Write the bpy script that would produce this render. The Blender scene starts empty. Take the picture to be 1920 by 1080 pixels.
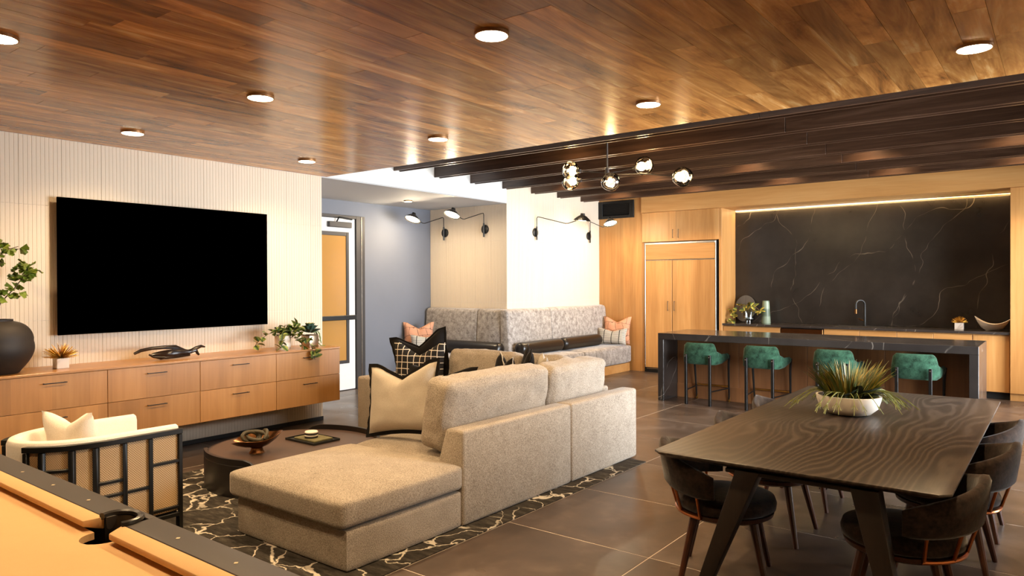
import bpy, bmesh, math, random
from mathutils import Vector, Matrix, Euler, noise
random.seed(11)
S = bpy.context.scene
COL = S.collection
PI = math.pi

# ------------------------------------------------------------------ camera
FPX, YAW, PITCH, ROLL, EYE = 1336.86, 0.657605, -0.00659314, -0.0037054, 1.65
fw = Vector((-math.sin(YAW)*math.cos(PITCH), math.cos(YAW)*math.cos(PITCH), math.sin(PITCH)))
rt = Vector((math.cos(YAW), math.sin(YAW), 0))
up = rt.cross(fw)
r2 = math.cos(ROLL)*rt + math.sin(ROLL)*up
u2 = -math.sin(ROLL)*rt + math.cos(ROLL)*up
camd = bpy.data.cameras.new('camera')
camd.sensor_width = 36.0
camd.lens = FPX/1920*36.0
camd.clip_start = 0.05
cam = bpy.data.objects.new('camera', camd)
mw = Matrix.Identity(4)
for i in range(3):
    mw[i][0], mw[i][1], mw[i][2] = r2[i], u2[i], -fw[i]
mw[2][3] = EYE
cam.matrix_world = mw
COL.objects.link(cam)
S.camera = cam

# ------------------------------------------------------------------ world, daylight portals, exposure
SKY = 25.0
DOWN_W = 120.0
EXPOSURE = 0.30
W = bpy.data.worlds.new('sky')
S.world = W
W.use_nodes = True
bg = W.node_tree.nodes['Background']
bg.inputs[0].default_value = (0.96, 0.97, 1.0, 1)
bg.inputs[1].default_value = SKY
WIN = [(5.5, 7.5), (7.6, 9.6), (9.7, 11.7)]     # glazed bays in the right-hand wall
WX = 1.0
for y0, y1 in WIN:
    ld = bpy.data.lights.new('window_portal', 'AREA')
    ld.shape = 'RECTANGLE'; ld.size = 2.75; ld.size_y = y1-y0
    ld.cycles.is_portal = True
    lo = bpy.data.objects.new('window_portal', ld)
    lo.location = (WX+0.14, (y0+y1)/2, 1.5)
    lo.rotation_euler = (0, PI/2, 0)
    COL.objects.link(lo)
vs = S.view_settings
vs.view_transform = 'Standard'; vs.look = 'None'; vs.gamma = 1.0; vs.exposure = EXPOSURE
vs.use_curve_mapping = False
S.cycles.use_denoising = True
S.cycles.max_bounces = 8
S.cycles.diffuse_bounces = 5
S.cycles.sample_clamp_indirect = 6.0
S.cycles.caustics_reflective = False
S.cycles.caustics_refractive = False
WARM = (1.0, 0.70, 0.38)

# ------------------------------------------------------------------ materials
def hx(h, a=1.0):
    h = h.lstrip('#')
    o = []
    for i in (0, 2, 4):
        c = int(h[i:i+2], 16)/255
        o.append(c/12.92 if c <= 0.04045 else ((c+0.055)/1.055)**2.4)
    return (o[0], o[1], o[2], a)

class Mat:
    def __init__(s, name, color='#808080', rough=0.5, metal=0.0, spec=None, sheen=0.0):
        s.m = bpy.data.materials.new(name); s.m.use_nodes = True
        s.nt = s.m.node_tree
        s.b = s.nt.nodes['Principled BSDF']
        s.b.inputs['Base Color'].default_value = hx(color)
        s.b.inputs['Roughness'].default_value = rough
        s.b.inputs['Metallic'].default_value = metal
        if spec is not None: s.b.inputs['Specular IOR Level'].default_value = spec
        if sheen:
            s.b.inputs['Sheen Weight'].default_value = sheen
            s.b.inputs['Sheen Roughness'].default_value = 0.4
    def n(s, typ, ins=None, **props):
        nd = s.nt.nodes.new('ShaderNode'+typ)
        for k, v in props.items(): setattr(nd, k, v)
        for k, v in (ins or {}).items():
            if isinstance(v, bpy.types.NodeSocket): s.nt.links.new(v, nd.inputs[k])
            else: nd.inputs[k].default_value = v
        return nd
    def math(s, op, a, b=0.0, c=None):
        nd = s.n('Math', {0: a, 1: b}, operation=op)
        if c is not None: nd.inputs[2].default_value = c
        return nd.outputs[0]
    def vmul(s, v, k): return s.n('VectorMath', {0: v, 1: k}, operation='MULTIPLY').outputs[0]
    def vadd(s, v, k): return s.n('VectorMath', {0: v, 1: k}, operation='ADD').outputs[0]
    def co(s): return s.n('TexCoord').outputs['Object']
    def rnd(s): return s.n('ObjectInfo').outputs['Random']
    def noise(s, v, scale=5, detail=2, rough=0.5, dist=0.0):
        return s.n('TexNoise', {'Vector': v, 'Scale': scale, 'Detail': detail, 'Roughness': rough, 'Distortion': dist}).outputs[0]
    def ramp(s, f, stops, interp='LINEAR'):
        nd = s.n('ValToRGB', {0: f}); cr = nd.color_ramp; cr.interpolation = interp
        while len(cr.elements) < len(stops): cr.elements.new(0.5)
        for e, (p, c) in zip(cr.elements, stops):
            e.position = p
            e.color = hx(c) if isinstance(c, str) else (c, c, c, 1)
        return nd.outputs[0]
    def mix(s, f, a, b, mode='MIX'):
        nd = s.n('Mix', data_type='RGBA', blend_type=mode)
        for k, v in ((0, f), (6, a), (7, b)):
            if isinstance(v, bpy.types.NodeSocket): s.nt.links.new(v, nd.inputs[k])
            else: nd.inputs[k].default_value = hx(v) if isinstance(v, str) else v
        return nd.outputs[2]
    def hsv(s, col, val):
        return s.n('HueSaturation', {'Color': col, 'Value': val}).outputs[0]
    def out(s, key, sock):
        s.nt.links.new(sock, s.b.inputs[key]); return s
    def bump(s, h, strength=0.3, dist=0.01):
        nd = s.n('Bump', {'Height': h, 'Strength': strength, 'Distance': dist})
        s.nt.links.new(nd.outputs[0], s.b.inputs['Normal']); return s
    def sep(s, v): return s.n('SeparateXYZ', {0: v}).outputs

def plain(name, color, rough=0.5, metal=0.0, spec=None, sheen=0.0, grain=0.06, gs=40):
    """a plain colour with a little procedural unevenness"""
    m = Mat(name, color, rough, metal, spec, sheen)
    f = m.noise(m.co(), gs, 3)
    c = m.hsv(m.mix(0.0, color, color), m.math('ADD', m.math('MULTIPLY', f, 2*grain), 1-grain))
    m.out('Base Color', c)
    return m.m

def wood(name, cols, axis, freq=6.0, stretch=0.06, rough=0.4, var=0.35, dist=1.2, band=None, bandvar=0.25, fine=0.25, spec=None, bump=0.0, knots=None):
    m = Mat(name, cols[1], rough, spec=spec)
    r = m.rnd()
    v = m.vadd(m.co(), m.math('MULTIPLY', r, 23.7))
    sc = [freq]*3; sc[axis] = freq*stretch
    n1 = m.noise(m.vmul(v, tuple(sc)), 1.0, 5, 0.6, dist)
    fs = [freq*14]*3; fs[axis] = freq*0.5
    n2 = m.noise(m.vmul(v, tuple(fs)), 1.0, 2)
    f = m.math('ADD', m.math('MULTIPLY', n1, 1-fine), m.math('MULTIPLY', n2, fine))
    k = len(cols)
    c = m.ramp(f, [(0.30+0.40*i/(k-1), cols[i]) for i in range(k)])
    val = m.math('ADD', m.math('MULTIPLY', r, var), 1-var/2)
    if band:
        ax, wd = band
        b = m.math('FLOOR', m.math('DIVIDE', m.sep(v)[ax], wd))
        wn = m.n('TexWhiteNoise', {'W': b}, noise_dimensions='1D').outputs[0]
        val = m.math('MULTIPLY', val, m.math('ADD', m.math('MULTIPLY', wn, bandvar), 1-bandvar/2))
    m.out('Base Color', m.hsv(c, val))
    if knots:
        vv = m.n('TexVoronoi', {'Vector': m.vmul(v, (1, 1, 0.6)), 'Scale': knots}).outputs['Distance']
        kf = m.ramp(vv, [(0.0, 1.0), (0.035, 0.0)])
        m.out('Base Color', m.mix(m.math('MULTIPLY', kf, 0.55), m.hsv(c, val), '#3a1d0c'))
    if bump: m.bump(f, bump, 0.004)
    return m.m

def fabric(name, c0, c1, scale=220, rough=0.95, sheen=0.15, big=6.0, bump=0.35, mott=0.5):
    m = Mat(name, c0, rough, sheen=sheen, spec=0.15)
    v = m.co()
    f1 = m.noise(v, scale, 2); f2 = m.noise(v, big, 4, 0.65)
    f = m.math('ADD', m.math('MULTIPLY', f1, 1-mott), m.math('MULTIPLY', f2, mott))
    m.out('Base Color', m.ramp(f, [(0.32, c0), (0.68, c1)]))
    m.bump(f1, bump, 0.003)
    return m.m

def stone(name, base, base2, vein, rough=0.25, s=0.9, w=0.006, amt=0.6, spec=0.5, ANG=0.62):
    m = Mat(name, base, rough, spec=spec)
    v = m.co()
    d = m.noise(v, 1.6, 4, 0.6)
    veins = None
    for off, fr, nx, nz, amp in ((0.0, 1.05*s, 0.90, -0.44, 1.3), (4.1, 0.85*s, 0.55, -0.84, 1.1), (9.7, 0.6*s, 0.98, 0.2, 0.9)):
        dt = m.n('VectorMath', {0: v, 1: (nx*fr, 0.7*fr, nz*fr)}, operation='DOT_PRODUCT').outputs['Value']
        wob = m.math('MULTIPLY', m.noise(m.vadd(v, (off, off, off)), 0.9, 3.0, 0.45), amp)
        ph = m.math('FRACT', m.math('ADD', m.math('ADD', dt, wob), off))
        a = m.math('ABSOLUTE', m.math('SUBTRACT', ph, 0.5))
        vf = m.ramp(a, [(0.0, 1.0), (w*fr, 0.0)])
        veins = vf if veins is None else m.math('MAXIMUM', veins, vf)
    mask = m.ramp(m.noise(v, 3.1, 3), [(0.42, 0.0), (0.62, 1.0)])
    cl = m.ramp(d, [(0.3, base), (0.7, base2)])
    m.out('Base Color', m.mix(m.math('MULTIPLY', m.math('MULTIPLY', veins, mask), amt), cl, vein))
    return m.m

MT = {}
MT['walnut'] = wood('walnut_planks', ['#68411f', '#a36c35', '#c98f4d', '#ecc485'], 1, 4.4, 0.15, 0.25, 0.68, 2.2, fine=0.16)
MT['maple'] = wood('warm_maple', ['#a0703c', '#b17e46', '#c08d53'], 2, 3.0, 0.12, 0.38, 0.10, 1.0, band=(1, 0.29), bandvar=0.22, knots=2.6)
MT['maple_top'] = wood('warm_maple_top', ['#9a6a3a', '#ab7843', '#b8864f'], 1, 4.0, 0.06, 0.28, 0.0, 0.8)
MT['kmaple'] = wood('light_maple', ['#a9753e', '#bd8a50', '#cb9c63'], 2, 3.0, 0.12, 0.42, 0.08, 1.0, band=(0, 0.13), bandvar=0.26, knots=2.2)
MT['kmaple_h'] = wood('light_maple_horizontal', ['#a9753e', '#bd8a50', '#cb9c63'], 0, 3.0, 0.12, 0.42, 0.08, 1.0, band=(2, 0.11), bandvar=0.10)
MT['islandwood'] = wood('brown_island_veneer', ['#6f4828', '#835734', '#96683f'], 2, 3.0, 0.12, 0.5, 0.05, 1.0, band=(0, 0.15), bandvar=0.2)
MT['fin'] = wood('dark_stained_fin', ['#2a1b12', '#432e21', '#5e4636'], 0, 9.0, 0.05, 0.30, 0.25, 1.6)
def ash_top():
    m = Mat('dark_ash', '#2a1f18', 0.40)
    v = m.co()
    d = m.n('TexNoise', {'Vector': m.vmul(v, (1.6, 0.5, 1)), 'Scale': 1.0, 'Detail': 2.0}).outputs[0]
    ph = m.math('ADD', m.math('MULTIPLY', m.sep(v)[0], 130.0), m.math('MULTIPLY', d, 120.0))
    ph = m.math('ADD', ph, m.math('MULTIPLY', m.noise(m.vmul(v, (40, 6, 1)), 1.0, 2), 2.2))
    w = m.math('ADD', m.math('MULTIPLY', m.math('SINE', ph), 0.5), 0.5)
    fine = m.noise(m.vmul(v, (160, 5, 1)), 1.0, 2)
    f = m.math('ADD', m.math('MULTIPLY', w, 0.7), m.math('MULTIPLY', fine, 0.3))
    m.out('Base Color', m.ramp(f, [(0.30, '#261d17'), (0.62, '#2f251e'), (0.92, '#42372f')]))
    m.bump(f, 0.12, 0.003)
    return m.m
MT['ash'] = ash_top()
MT['ashleg'] = wood('dark_ash_leg', ['#17110d', '#211914', '#2a201a'], 2, 8.0, 0.1, 0.4, 0.0, 1.0)
MT['walnutleg'] = wood('walnut_leg', ['#2a1509', '#3f2010', '#54301a'], 2, 12.0, 0.1, 0.32, 0.1, 1.0)
MT['white'] = plain('white_paint', '#e8e6e1', 0.75)
MT['panel'] = plain('fluted_plaster', '#d9cab5', 0.7, grain=0.02)
MT['grey'] = plain('slate_grey_paint', '#6b6f79', 0.65, grain=0.05, gs=3)
MT['greyc'] = plain('pale_grey_ceiling', '#b9b9ba', 0.7, grain=0.03)
MT['black'] = plain('black_metal', '#121110', 0.38, spec=0.4)
MT['blackm'] = plain('black_matte', '#0d0c0b', 0.6)
MT['dframe'] = plain('dark_bronze_frame', '#332e2b', 0.45)
MT['screen'] = plain('screen_glass', '#000000', 0.6, spec=0.0)
MT['brass'] = plain('brass', '#b98a45', 0.25, 1.0)
MT['copper'] = plain('copper', '#b06a3e', 0.28, 1.0)
MT['steel'] = plain('brushed_steel', '#c9c2b8', 0.25, 1.0)
MT['grout'] = plain('pale_grout', '#c4b5a6', 0.9)
MT['rubber'] = plain('dark_gap', '#0a0807', 0.8)
MT['stone'] = stone('black_marble', '#211d1a', '#2f2a26', '#a89a88', 0.24, 1.0, 0.0045, 0.45)
MT['istone'] = stone('charcoal_marble', '#2b2725', '#3b3633', '#cfc4b6', 0.16, 1.4, 0.005, 0.5)
MT['wmarble'] = stone('white_marble', '#e7dfd4', '#d8cabb', '#a08b77', 0.3, 6.0, 0.02, 0.5)
MT['sofa'] = fabric('taupe_weave', '#776c60', '#b4a899', 150, mott=0.22, bump=0.6)
MT['linen'] = fabric('beige_linen', '#a3998b', '#bbb1a3', 300, mott=0.2)
MT['cream'] = fabric('cream_boucle', '#e6ddd0', '#f5efe5', 200, mott=0.3)
MT['chen'] = fabric('grey_chenille', '#6a625c', '#bdb6b0', 60, big=16, mott=0.7, sheen=0.4)
MT['velvetb'] = fabric('black_velvet', '#0b0a09', '#191513', 120, sheen=0.12)
MT['velvetd'] = fabric('dark_brown_velvet', '#17110e', '#3a2c24', 60, big=22, mott=0.75, sheen=0.25)
MT['velvetg'] = fabric('green_velvet', '#172b1f', '#406a54', 90, big=14, mott=0.8, sheen=0.25)
MT['leather'] = plain('black_leather', '#15110f', 0.30, grain=0.2, gs=25)
MT['felt'] = fabric('camel_felt', '#d0a878', '#d9b282', 400, big=3, sheen=0.05, bump=0.1)
MT['rail'] = plain('charcoal_rail', '#3a3431', 0.42, grain=0.1, gs=6)
MT['dtable'] = plain('espresso_lacquer', '#15100e', 0.35)
MT['bronze'] = plain('aged_bronze', '#6a4526', 0.25, 0.9, grain=0.25, gs=8)
MT['ceramicb'] = plain('black_ceramic', '#241c17', 0.62, grain=0.2, gs=14)
MT['whitec'] = plain('white_ceramic', '#eee6da', 0.45, grain=0.03)
MT['gold'] = plain('gold_spines', '#c08a2e', 0.35, 0.8)
MT['driftw'] = plain('polished_driftwood', '#1c1310', 0.22, grain=0.35, gs=10)
MT['leafg'] = plain('ginkgo_green', '#6d7f24', 0.5, grain=0.3, gs=12)
MT['succ'] = plain('succulent_green', '#3c5446', 0.5, grain=0.35, gs=30)
MT['succy'] = plain('succulent_heart', '#b3b24e', 0.5, grain=0.2)
MT['trailg'] = plain('string_green', '#6f8a35', 0.5, grain=0.3)
MT['stem'] = plain('brown_stem', '#5a4327', 0.7)
MT['silver'] = plain('hammered_silver', '#b9a68d', 0.28, 1.0, grain=0.3, gs=50)
MT['ring'] = plain('bronze_trim', '#9a6f45', 0.4, 0.5)
MT['shade_in'] = plain('pale_shade_lining', '#f0e6d2', 0.5)

def two_tone_leaf(name, a, b):
    m = Mat(name, a, 0.45)
    x = m.math('ABSOLUTE', m.sep(m.co())[0])
    f = m.math('ADD', m.math('MULTIPLY', x, 24.0), m.math('MULTIPLY', m.noise(m.co(), 60, 2), 0.5))
    c = m.ramp(f, [(0.35, a), (0.75, b)])
    m.out('Base Color', m.hsv(c, m.math('ADD', m.math('MULTIPLY', m.rnd(), 0.6), 0.7)))
    return m.m
MT['varleaf'] = two_tone_leaf('variegated_leaf', '#2f4a24', '#8d9447')
MT['pothos'] = two_tone_leaf('pothos_leaf', '#b9a248', '#4a6434')

def emis(name, col, st):
    m = Mat(name, '#ffffff', 0.5)
    m.b.inputs['Emission Color'].default_value = (*col, 1)
    m.b.inputs['Emission Strength'].default_value = st
    return m.m
MT['lamp'] = emis('downlight_glow', (1.0, 0.80, 0.52), 26)
MT['bulb'] = emis('bulb_glow', (1.0, 0.74, 0.42), 40)
MT['led'] = emis('led_strip_glow', (1.0, 0.60, 0.18), 5)

def glass(name, tint=(1, 1, 1), gloss=0.12, rough=0.02):
    m = Mat(name)
    nt = m.nt
    t = m.n('BsdfTransparent', {'Color': (*tint, 1)}).outputs[0]
    g = m.n('BsdfGlossy', {'Color': (1, 1, 1, 1), 'Roughness': rough}).outputs[0]
    fr = m.n('Fresnel', {'IOR': 1.45}).outputs[0]
    f = m.math('ADD', fr, gloss)
    mx = m.n('MixShader', {0: f, 1: t, 2: g}).outputs[0]
    nt.links.new(mx, nt.nodes['Material Output'].inputs['Surface'])
    return m.m
MT['pane'] = glass('window_glass', (0.97, 0.99, 1.0), 0.0)
MT['globe'] = glass('amber_glass', (1.0, 0.93, 0.78), 0.02)
MT['vglass'] = glass('clear_glass', (0.85, 0.92, 0.95), 0.10)
MT['doorpane'] = Mat('room_reflection_glass', '#b58648', 0.10, spec=0.6).m  # tan base colour stands in for the warm room reflected in the door glass

def tile_mat():
    m = Mat('slate_tile', '#40352d', 0.32, spec=0.45)
    v = m.vadd(m.co(), m.math('MULTIPLY', m.rnd(), 31.0))
    f = m.math('ADD', m.math('MULTIPLY', m.noise(v, 1.9, 4, 0.58, 0.6), 0.75), m.math('MULTIPLY', m.noise(v, 9, 3, 0.55), 0.25))
    m.out('Base Color', m.ramp(f, [(0.30, '#382e27'), (0.52, '#4c3f37'), (0.72, '#675a52')]))
    m.out('Roughness', m.ramp(m.noise(v, 1.8, 2), [(0.3, 0.27), (0.7, 0.36)]))
    return m.m
MT['tile'] = tile_mat()

def rug_mat():
    m = Mat('cracked_rug', '#3b372f', 0.95, spec=0.1)
    v = m.co()
    d = m.n('TexNoise', {'Vector': v, 'Scale': 3.2, 'Detail': 5.0}).outputs['Color']
    vv = m.vadd(v, m.vmul(d, (0.55, 0.55, 0)))
    ed = m.n('TexVoronoi', {'Vector': m.vmul(vv, (1, 1, 0)), 'Scale': 3.7}, feature='DISTANCE_TO_EDGE').outputs['Distance']
    ln = m.ramp(m.math('ADD', ed, m.math('MULTIPLY', m.noise(v, 9, 2), 0.03)), [(0.030, 1.0), (0.046, 0.0)])
    mask = m.ramp(m.noise(v, 1.7, 2), [(0.36, 0.0), (0.46, 1.0)])
    bgc = m.ramp(m.noise(m.vmul(v, (6, 22, 1)), 1.0, 4, 0.7), [(0.32, '#25221f'), (0.55, '#403b35'), (0.75, '#5f584f')])
    m.out('Base Color', m.mix(m.math('MULTIPLY', ln, mask), bgc, '#c9bfae'))
    m.bump(m.noise(v, 300, 2), 0.4, 0.004)
    return m.m
MT['rug'] = rug_mat()

def rattan_mat():
    m = Mat('rattan_cane', '#c29a68', 0.6)
    v = m.sep(m.co())
    a = m.math('SINE', m.math('MULTIPLY', m.math('ADD', v[0], v[1]), 420.0))
    b = m.math('SINE', m.math('MULTIPLY', v[2], 420.0))
    h = m.math('ADD', m.math('MULTIPLY', a, b), 0.0)
    f = m.math('ADD', m.math('MULTIPLY', h, 0.5), 0.5)
    m.out('Base Color', m.ramp(f, [(0.05, '#8a6a43'), (0.45, '#c9a476'), (0.95, '#ecd2a8')]))
    m.bump(f, 0.6, 0.003)
    return m.m
MT['rattan'] = rattan_mat()

def grid_mat():
    m = Mat('windowpane_check', '#15110f', 0.9)
    v = m.vadd(m.co(), m.vmul(m.n('TexNoise', {'Vector': m.co(), 'Scale': 5.0}).outputs['Color'], (0.02, 0, 0.02)))
    x, y, z = m.sep(v)
    def line(c, p, w):
        fr = m.math('ABSOLUTE', m.math('SUBTRACT', m.math('FRACT', m.math('DIVIDE', c, p)), 0.5))
        return m.math('LESS_THAN', fr, w)
    l = m.math('MAXIMUM', line(x, 0.066, 0.055), line(z, 0.066, 0.055))
    m.out('Base Color', m.mix(l, '#15110f', '#d9cdbc'))
    return m.m
MT['grid'] = grid_mat()

def stripe_mat():
    m = Mat('striped_lumbar', '#d8d2c8', 0.9)
    x, y, z = m.sep(m.co())
    st = m.math('GREATER_THAN', m.math('SINE', m.math('MULTIPLY', z, 330.0)), 0.25)
    fr = m.math('ABSOLUTE', m.math('SUBTRACT', m.math('FRACT', m.math('DIVIDE', m.math('ADD', x, 0.07), 0.15)), 0.5))
    bl = m.math('LESS_THAN', fr, 0.045)
    c = m.mix(st, '#d9d4ca', '#4d4b49')
    m.out('Base Color', m.mix(bl, c, '#1a1716'))
    return m.m
MT['stripe'] = stripe_mat()

def terra_mat():
    m = Mat('terracotta_line_print', '#b8785a', 0.9)
    v = m.co()
    n = m.n('TexBrick', {'Vector': m.n('Mapping', {'Vector': m.vadd(v, m.vmul(m.n('TexNoise', {'Vector': v, 'Scale': 6.0}).outputs['Color'], (0.16, 0, 0.16))), 'Rotation': (PI/2, 0, 0)}).outputs[0], 'Scale': 3.6, 'Mortar Size': 0.012, 'Brick Width': 0.52, 'Row Height': 0.42,
                         'Color1': hx('#cf9a7c'), 'Color2': hx('#c78f70'), 'Mortar': hx('#3c2a22')}).outputs[0]
    m.out('Base Color', n)
    return m.m
MT['terra'] = terra_mat()

def banded(name, a, b, freq):
    m = Mat(name, a, 0.4)
    z = m.sep(m.co())[2]
    s_ = m.math('ADD', m.math('SINE', m.math('MULTIPLY', z, freq)), m.math('MULTIPLY', m.noise(m.co(), 12, 3), 1.2))
    m.out('Base Color', m.ramp(s_, [(0.2, a), (0.9, b)]))
    return m.m
MT['gvase'] = banded('green_agate', '#5a6856', '#86947f', 25.0)
MT['agate'] = banded('striped_agate', '#171412', '#d6cdbd', 260.0)
MT['blade'] = plain('grass_blade', '#4a5218', 0.5, grain=0.6, gs=9)
MT['bladey'] = plain('dry_grass_blade', '#8a7428', 0.5, grain=0.4, gs=9)
MT['dleaf'] = plain('dark_broad_leaf', '#16251a', 0.45, grain=0.3, gs=20)
MT['twig'] = plain('olive_twig', '#6d7030', 0.6, grain=0.4, gs=20)

# ------------------------------------------------------------------ mesh helpers
def box(bm, x0, x1, y0, y1, z0, z1):
    vs_ = [bm.verts.new(p) for p in ((x0,y0,z0),(x1,y0,z0),(x1,y1,z0),(x0,y1,z0),(x0,y0,z1),(x1,y0,z1),(x1,y1,z1),(x0,y1,z1))]
    for f in ((0,3,2,1),(4,5,6,7),(0,1,5,4),(1,2,6,5),(2,3,7,6),(3,0,4,7)):
        bm.faces.new([vs_[i] for i in f])
    return bm

def prism(bm, poly, axis, a, b):
    """extrude a 2D polygon along an axis; poly gives the other two coordinates in x,y,z order"""
    def pt(p, t):
        q = list(p); q.insert(axis, t); return q
    A = [bm.verts.new(pt(p, a)) for p in poly]; B = [bm.verts.new(pt(p, b)) for p in poly]
    n = len(poly)
    for i in range(n):
        bm.faces.new((A[i], A[(i+1) % n], B[(i+1) % n], B[i]))
    bm.faces.new(A[::-1]); bm.faces.new(B)
    bmesh.ops.recalc_face_normals(bm, faces=bm.faces)
    return bm

def frames(pts):
    pts = [Vector(p) for p in pts]
    out = []; u = None
    for i, p in enumerate(pts):
        t = (pts[min(i+1, len(pts)-1)]-pts[max(i-1, 0)]).normalized()
        if u is None:
            u = t.orthogonal().normalized()
        else:
            u = (u-t*u.dot(t)).normalized()
        out.append((p, t, u, t.cross(u)))
    return out

def tube(bm, pts, r, segs=8, cap=True):
    fr = frames(pts); rings = []
    for i, (p, t, u, w) in enumerate(fr):
        rr = r[i] if isinstance(r, (list, tuple)) else r
        rings.append([bm.verts.new(p+(u*math.cos(2*PI*k/segs)+w*math.sin(2*PI*k/segs))*rr) for k in range(segs)])
    for a, b in zip(rings, rings[1:]):
        for k in range(segs):
            bm.faces.new((a[k], a[(k+1) % segs], b[(k+1) % segs], b[k]))
    if cap:
        bm.faces.new(rings[0][::-1]); bm.faces.new(rings[-1])
    return bm

def lathe(bm, prof, segs=24, c=(0, 0, 0), sx=1.0, sy=1.0):
    rings = []
    for r, z in prof:
        if r < 1e-6:
            rings.append([bm.verts.new((c[0], c[1], c[2]+z))])
        else:
            rings.append([bm.verts.new((c[0]+sx*r*math.cos(2*PI*k/segs), c[1]+sy*r*math.sin(2*PI*k/segs), c[2]+z)) for k in range(segs)])
    for a, b in zip(rings, rings[1:]):
        for k in range(segs):
            k2 = (k+1) % segs
            if len(a) == 1 and len(b) == 1: continue
            if len(a) == 1: bm.faces.new((a[0], b[k2], b[k]))
            elif len(b) == 1: bm.faces.new((a[k], a[k2], b[0]))
            else: bm.faces.new((a[k], a[k2], b[k2], b[k]))
    if len(rings[0]) > 1: bm.faces.new(rings[0][::-1])
    if len(rings[-1]) > 1: bm.faces.new(rings[-1])
    bmesh.ops.recalc_face_normals(bm, faces=bm.faces)
    return bm

def mesh(name, bm, mat, bevel=0.0, seg=2, smooth=True, ang=0.6):
    if bevel:
        bm.normal_update()
        ed = [e for e in bm.edges if len(e.link_faces) == 2 and e.calc_face_angle(0) > 0.5]
        bmesh.ops.bevel(bm, geom=ed, offset=bevel, segments=seg, affect='EDGES', clamp_overlap=True, profile=0.5)
    me = bpy.data.meshes.new(name)
    bm.to_mesh(me); bm.free()
    me.materials.append(MT[mat] if isinstance(mat, str) else mat)
    if smooth:
        me.shade_smooth()
        me.set_sharp_from_angle(angle=ang)
    return me

def obj(name, bm, mat, parent=None, bevel=0.0, seg=2, smooth=True, ang=0.6, loc=None, rot=None):
    me = bm if isinstance(bm, bpy.types.Mesh) else mesh(name, bm, mat, bevel, seg, smooth, ang)
    o = bpy.data.objects.new(name, me)
    COL.objects.link(o)
    if parent is not None: o.parent = parent
    if loc is not None: o.location = loc
    if rot is not None: o.rotation_euler = rot
    return o

def bx(name, x0, x1, y0, y1, z0, z1, mat, parent=None, bevel=0.003, seg=1):
    """box part; its own origin at its centre so that grain runs through it"""
    c = ((x0+x1)/2, (y0+y1)/2, (z0+z1)/2)
    hx_, hy, hz = abs(x1-x0)/2, abs(y1-y0)/2, abs(z1-z0)/2
    return obj(name, box(bmesh.new(), -hx_, hx_, -hy, hy, -hz, hz), mat, parent, min(bevel, 0.4*min(hx_, hy, hz)*2) if bevel else 0, seg, loc=c)

def tag(o, label, cat, group=None, kind=None):
    o['label'] = label; o['category'] = cat
    if group: o['group'] = group
    if kind: o['kind'] = kind
    return o

def thing(name, label, cat, loc=(0, 0, 0), rotz=0.0, group=None):
    o = bpy.data.objects.new(name, None); o.empty_display_size = 0.1
    COL.objects.link(o)
    o.location = loc; o.rotation_euler = (0, 0, rotz)
    return tag(o, label, cat, group)

def struct(o):
    o['kind'] = 'structure'; return o

def dup(root, loc, rotz=None, label=None, group=None):
    r = root.copy(); COL.objects.link(r); r.location = loc
    if rotz is not None: r.rotation_euler = (root.rotation_euler[0], root.rotation_euler[1], rotz)
    if label: r['label'] = label
    if group: r['group'] = group
    for ch in list(root.children):
        c = ch.copy(); COL.objects.link(c); c.parent = r
        for g in list(ch.children):
            d = g.copy(); COL.objects.link(d); d.parent = c
    return r

def lamp(kind, name, parent, loc, energy, color, radius=0.05, spot=None, blend=0.6, rot=None):
    ld = bpy.data.lights.new(name, kind); ld.energy = energy; ld.color = color
    ld.shadow_soft_size = radius
    if kind == 'SPOT':
        ld.spot_size = spot; ld.spot_blend = blend
    o = bpy.data.objects.new(name, ld); COL.objects.link(o)
    o.parent = parent; o.location = loc
    if rot: o.rotation_euler = rot
    return o

def soft(x0, x1, y0, y1, z0, z1, r=0.06, crown=0.0, wrk=0.0, cuts=12, bulge=0.0, seed=0.0):
    """a rounded, slightly crowned upholstered block"""
    bm = bmesh.new()
    bmesh.ops.create_cube(bm, size=2.0)
    bmesh.ops.subdivide_edges(bm, edges=bm.edges, cuts=cuts, use_grid_fill=True)
    c = Vector(((x0+x1)/2, (y0+y1)/2, (z0+z1)/2)); h = Vector((abs(x1-x0)/2, abs(y1-y0)/2, abs(z1-z0)/2))
    r = min(r, 0.98*min(h))
    for v in bm.verts:
        q = Vector([math.copysign(abs(t)**0.75, t) for t in v.co])
        p = Vector((q[0]*h[0], q[1]*h[1], q[2]*h[2]))
        inn = Vector([max(-(h[i]-r), min(h[i]-r, p[i])) for i in range(3)])
        d = p-inn
        if d.length > 1e-6: p = inn+d.normalized()*r
        u, w, t = v.co
        if t > 0: p.z += crown*(1-u*u)*(1-w*w)*t
        if bulge:
            p.x += bulge*u*(1-w*w)*(1-t*t); p.y += bulge*w*(1-u*u)*(1-t*t)
        if wrk:
            n_ = noise.noise(Vector((p.x*7+seed, p.y*7, p.z*9)))+0.5*noise.noise(Vector((p.x*17, p.y*17+seed, p.z*15)))
            d2 = d.normalized() if d.length > 1e-6 else Vector((0, 0, 1))
            p += d2*n_*wrk
        v.co = p+c
    return bm

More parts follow.
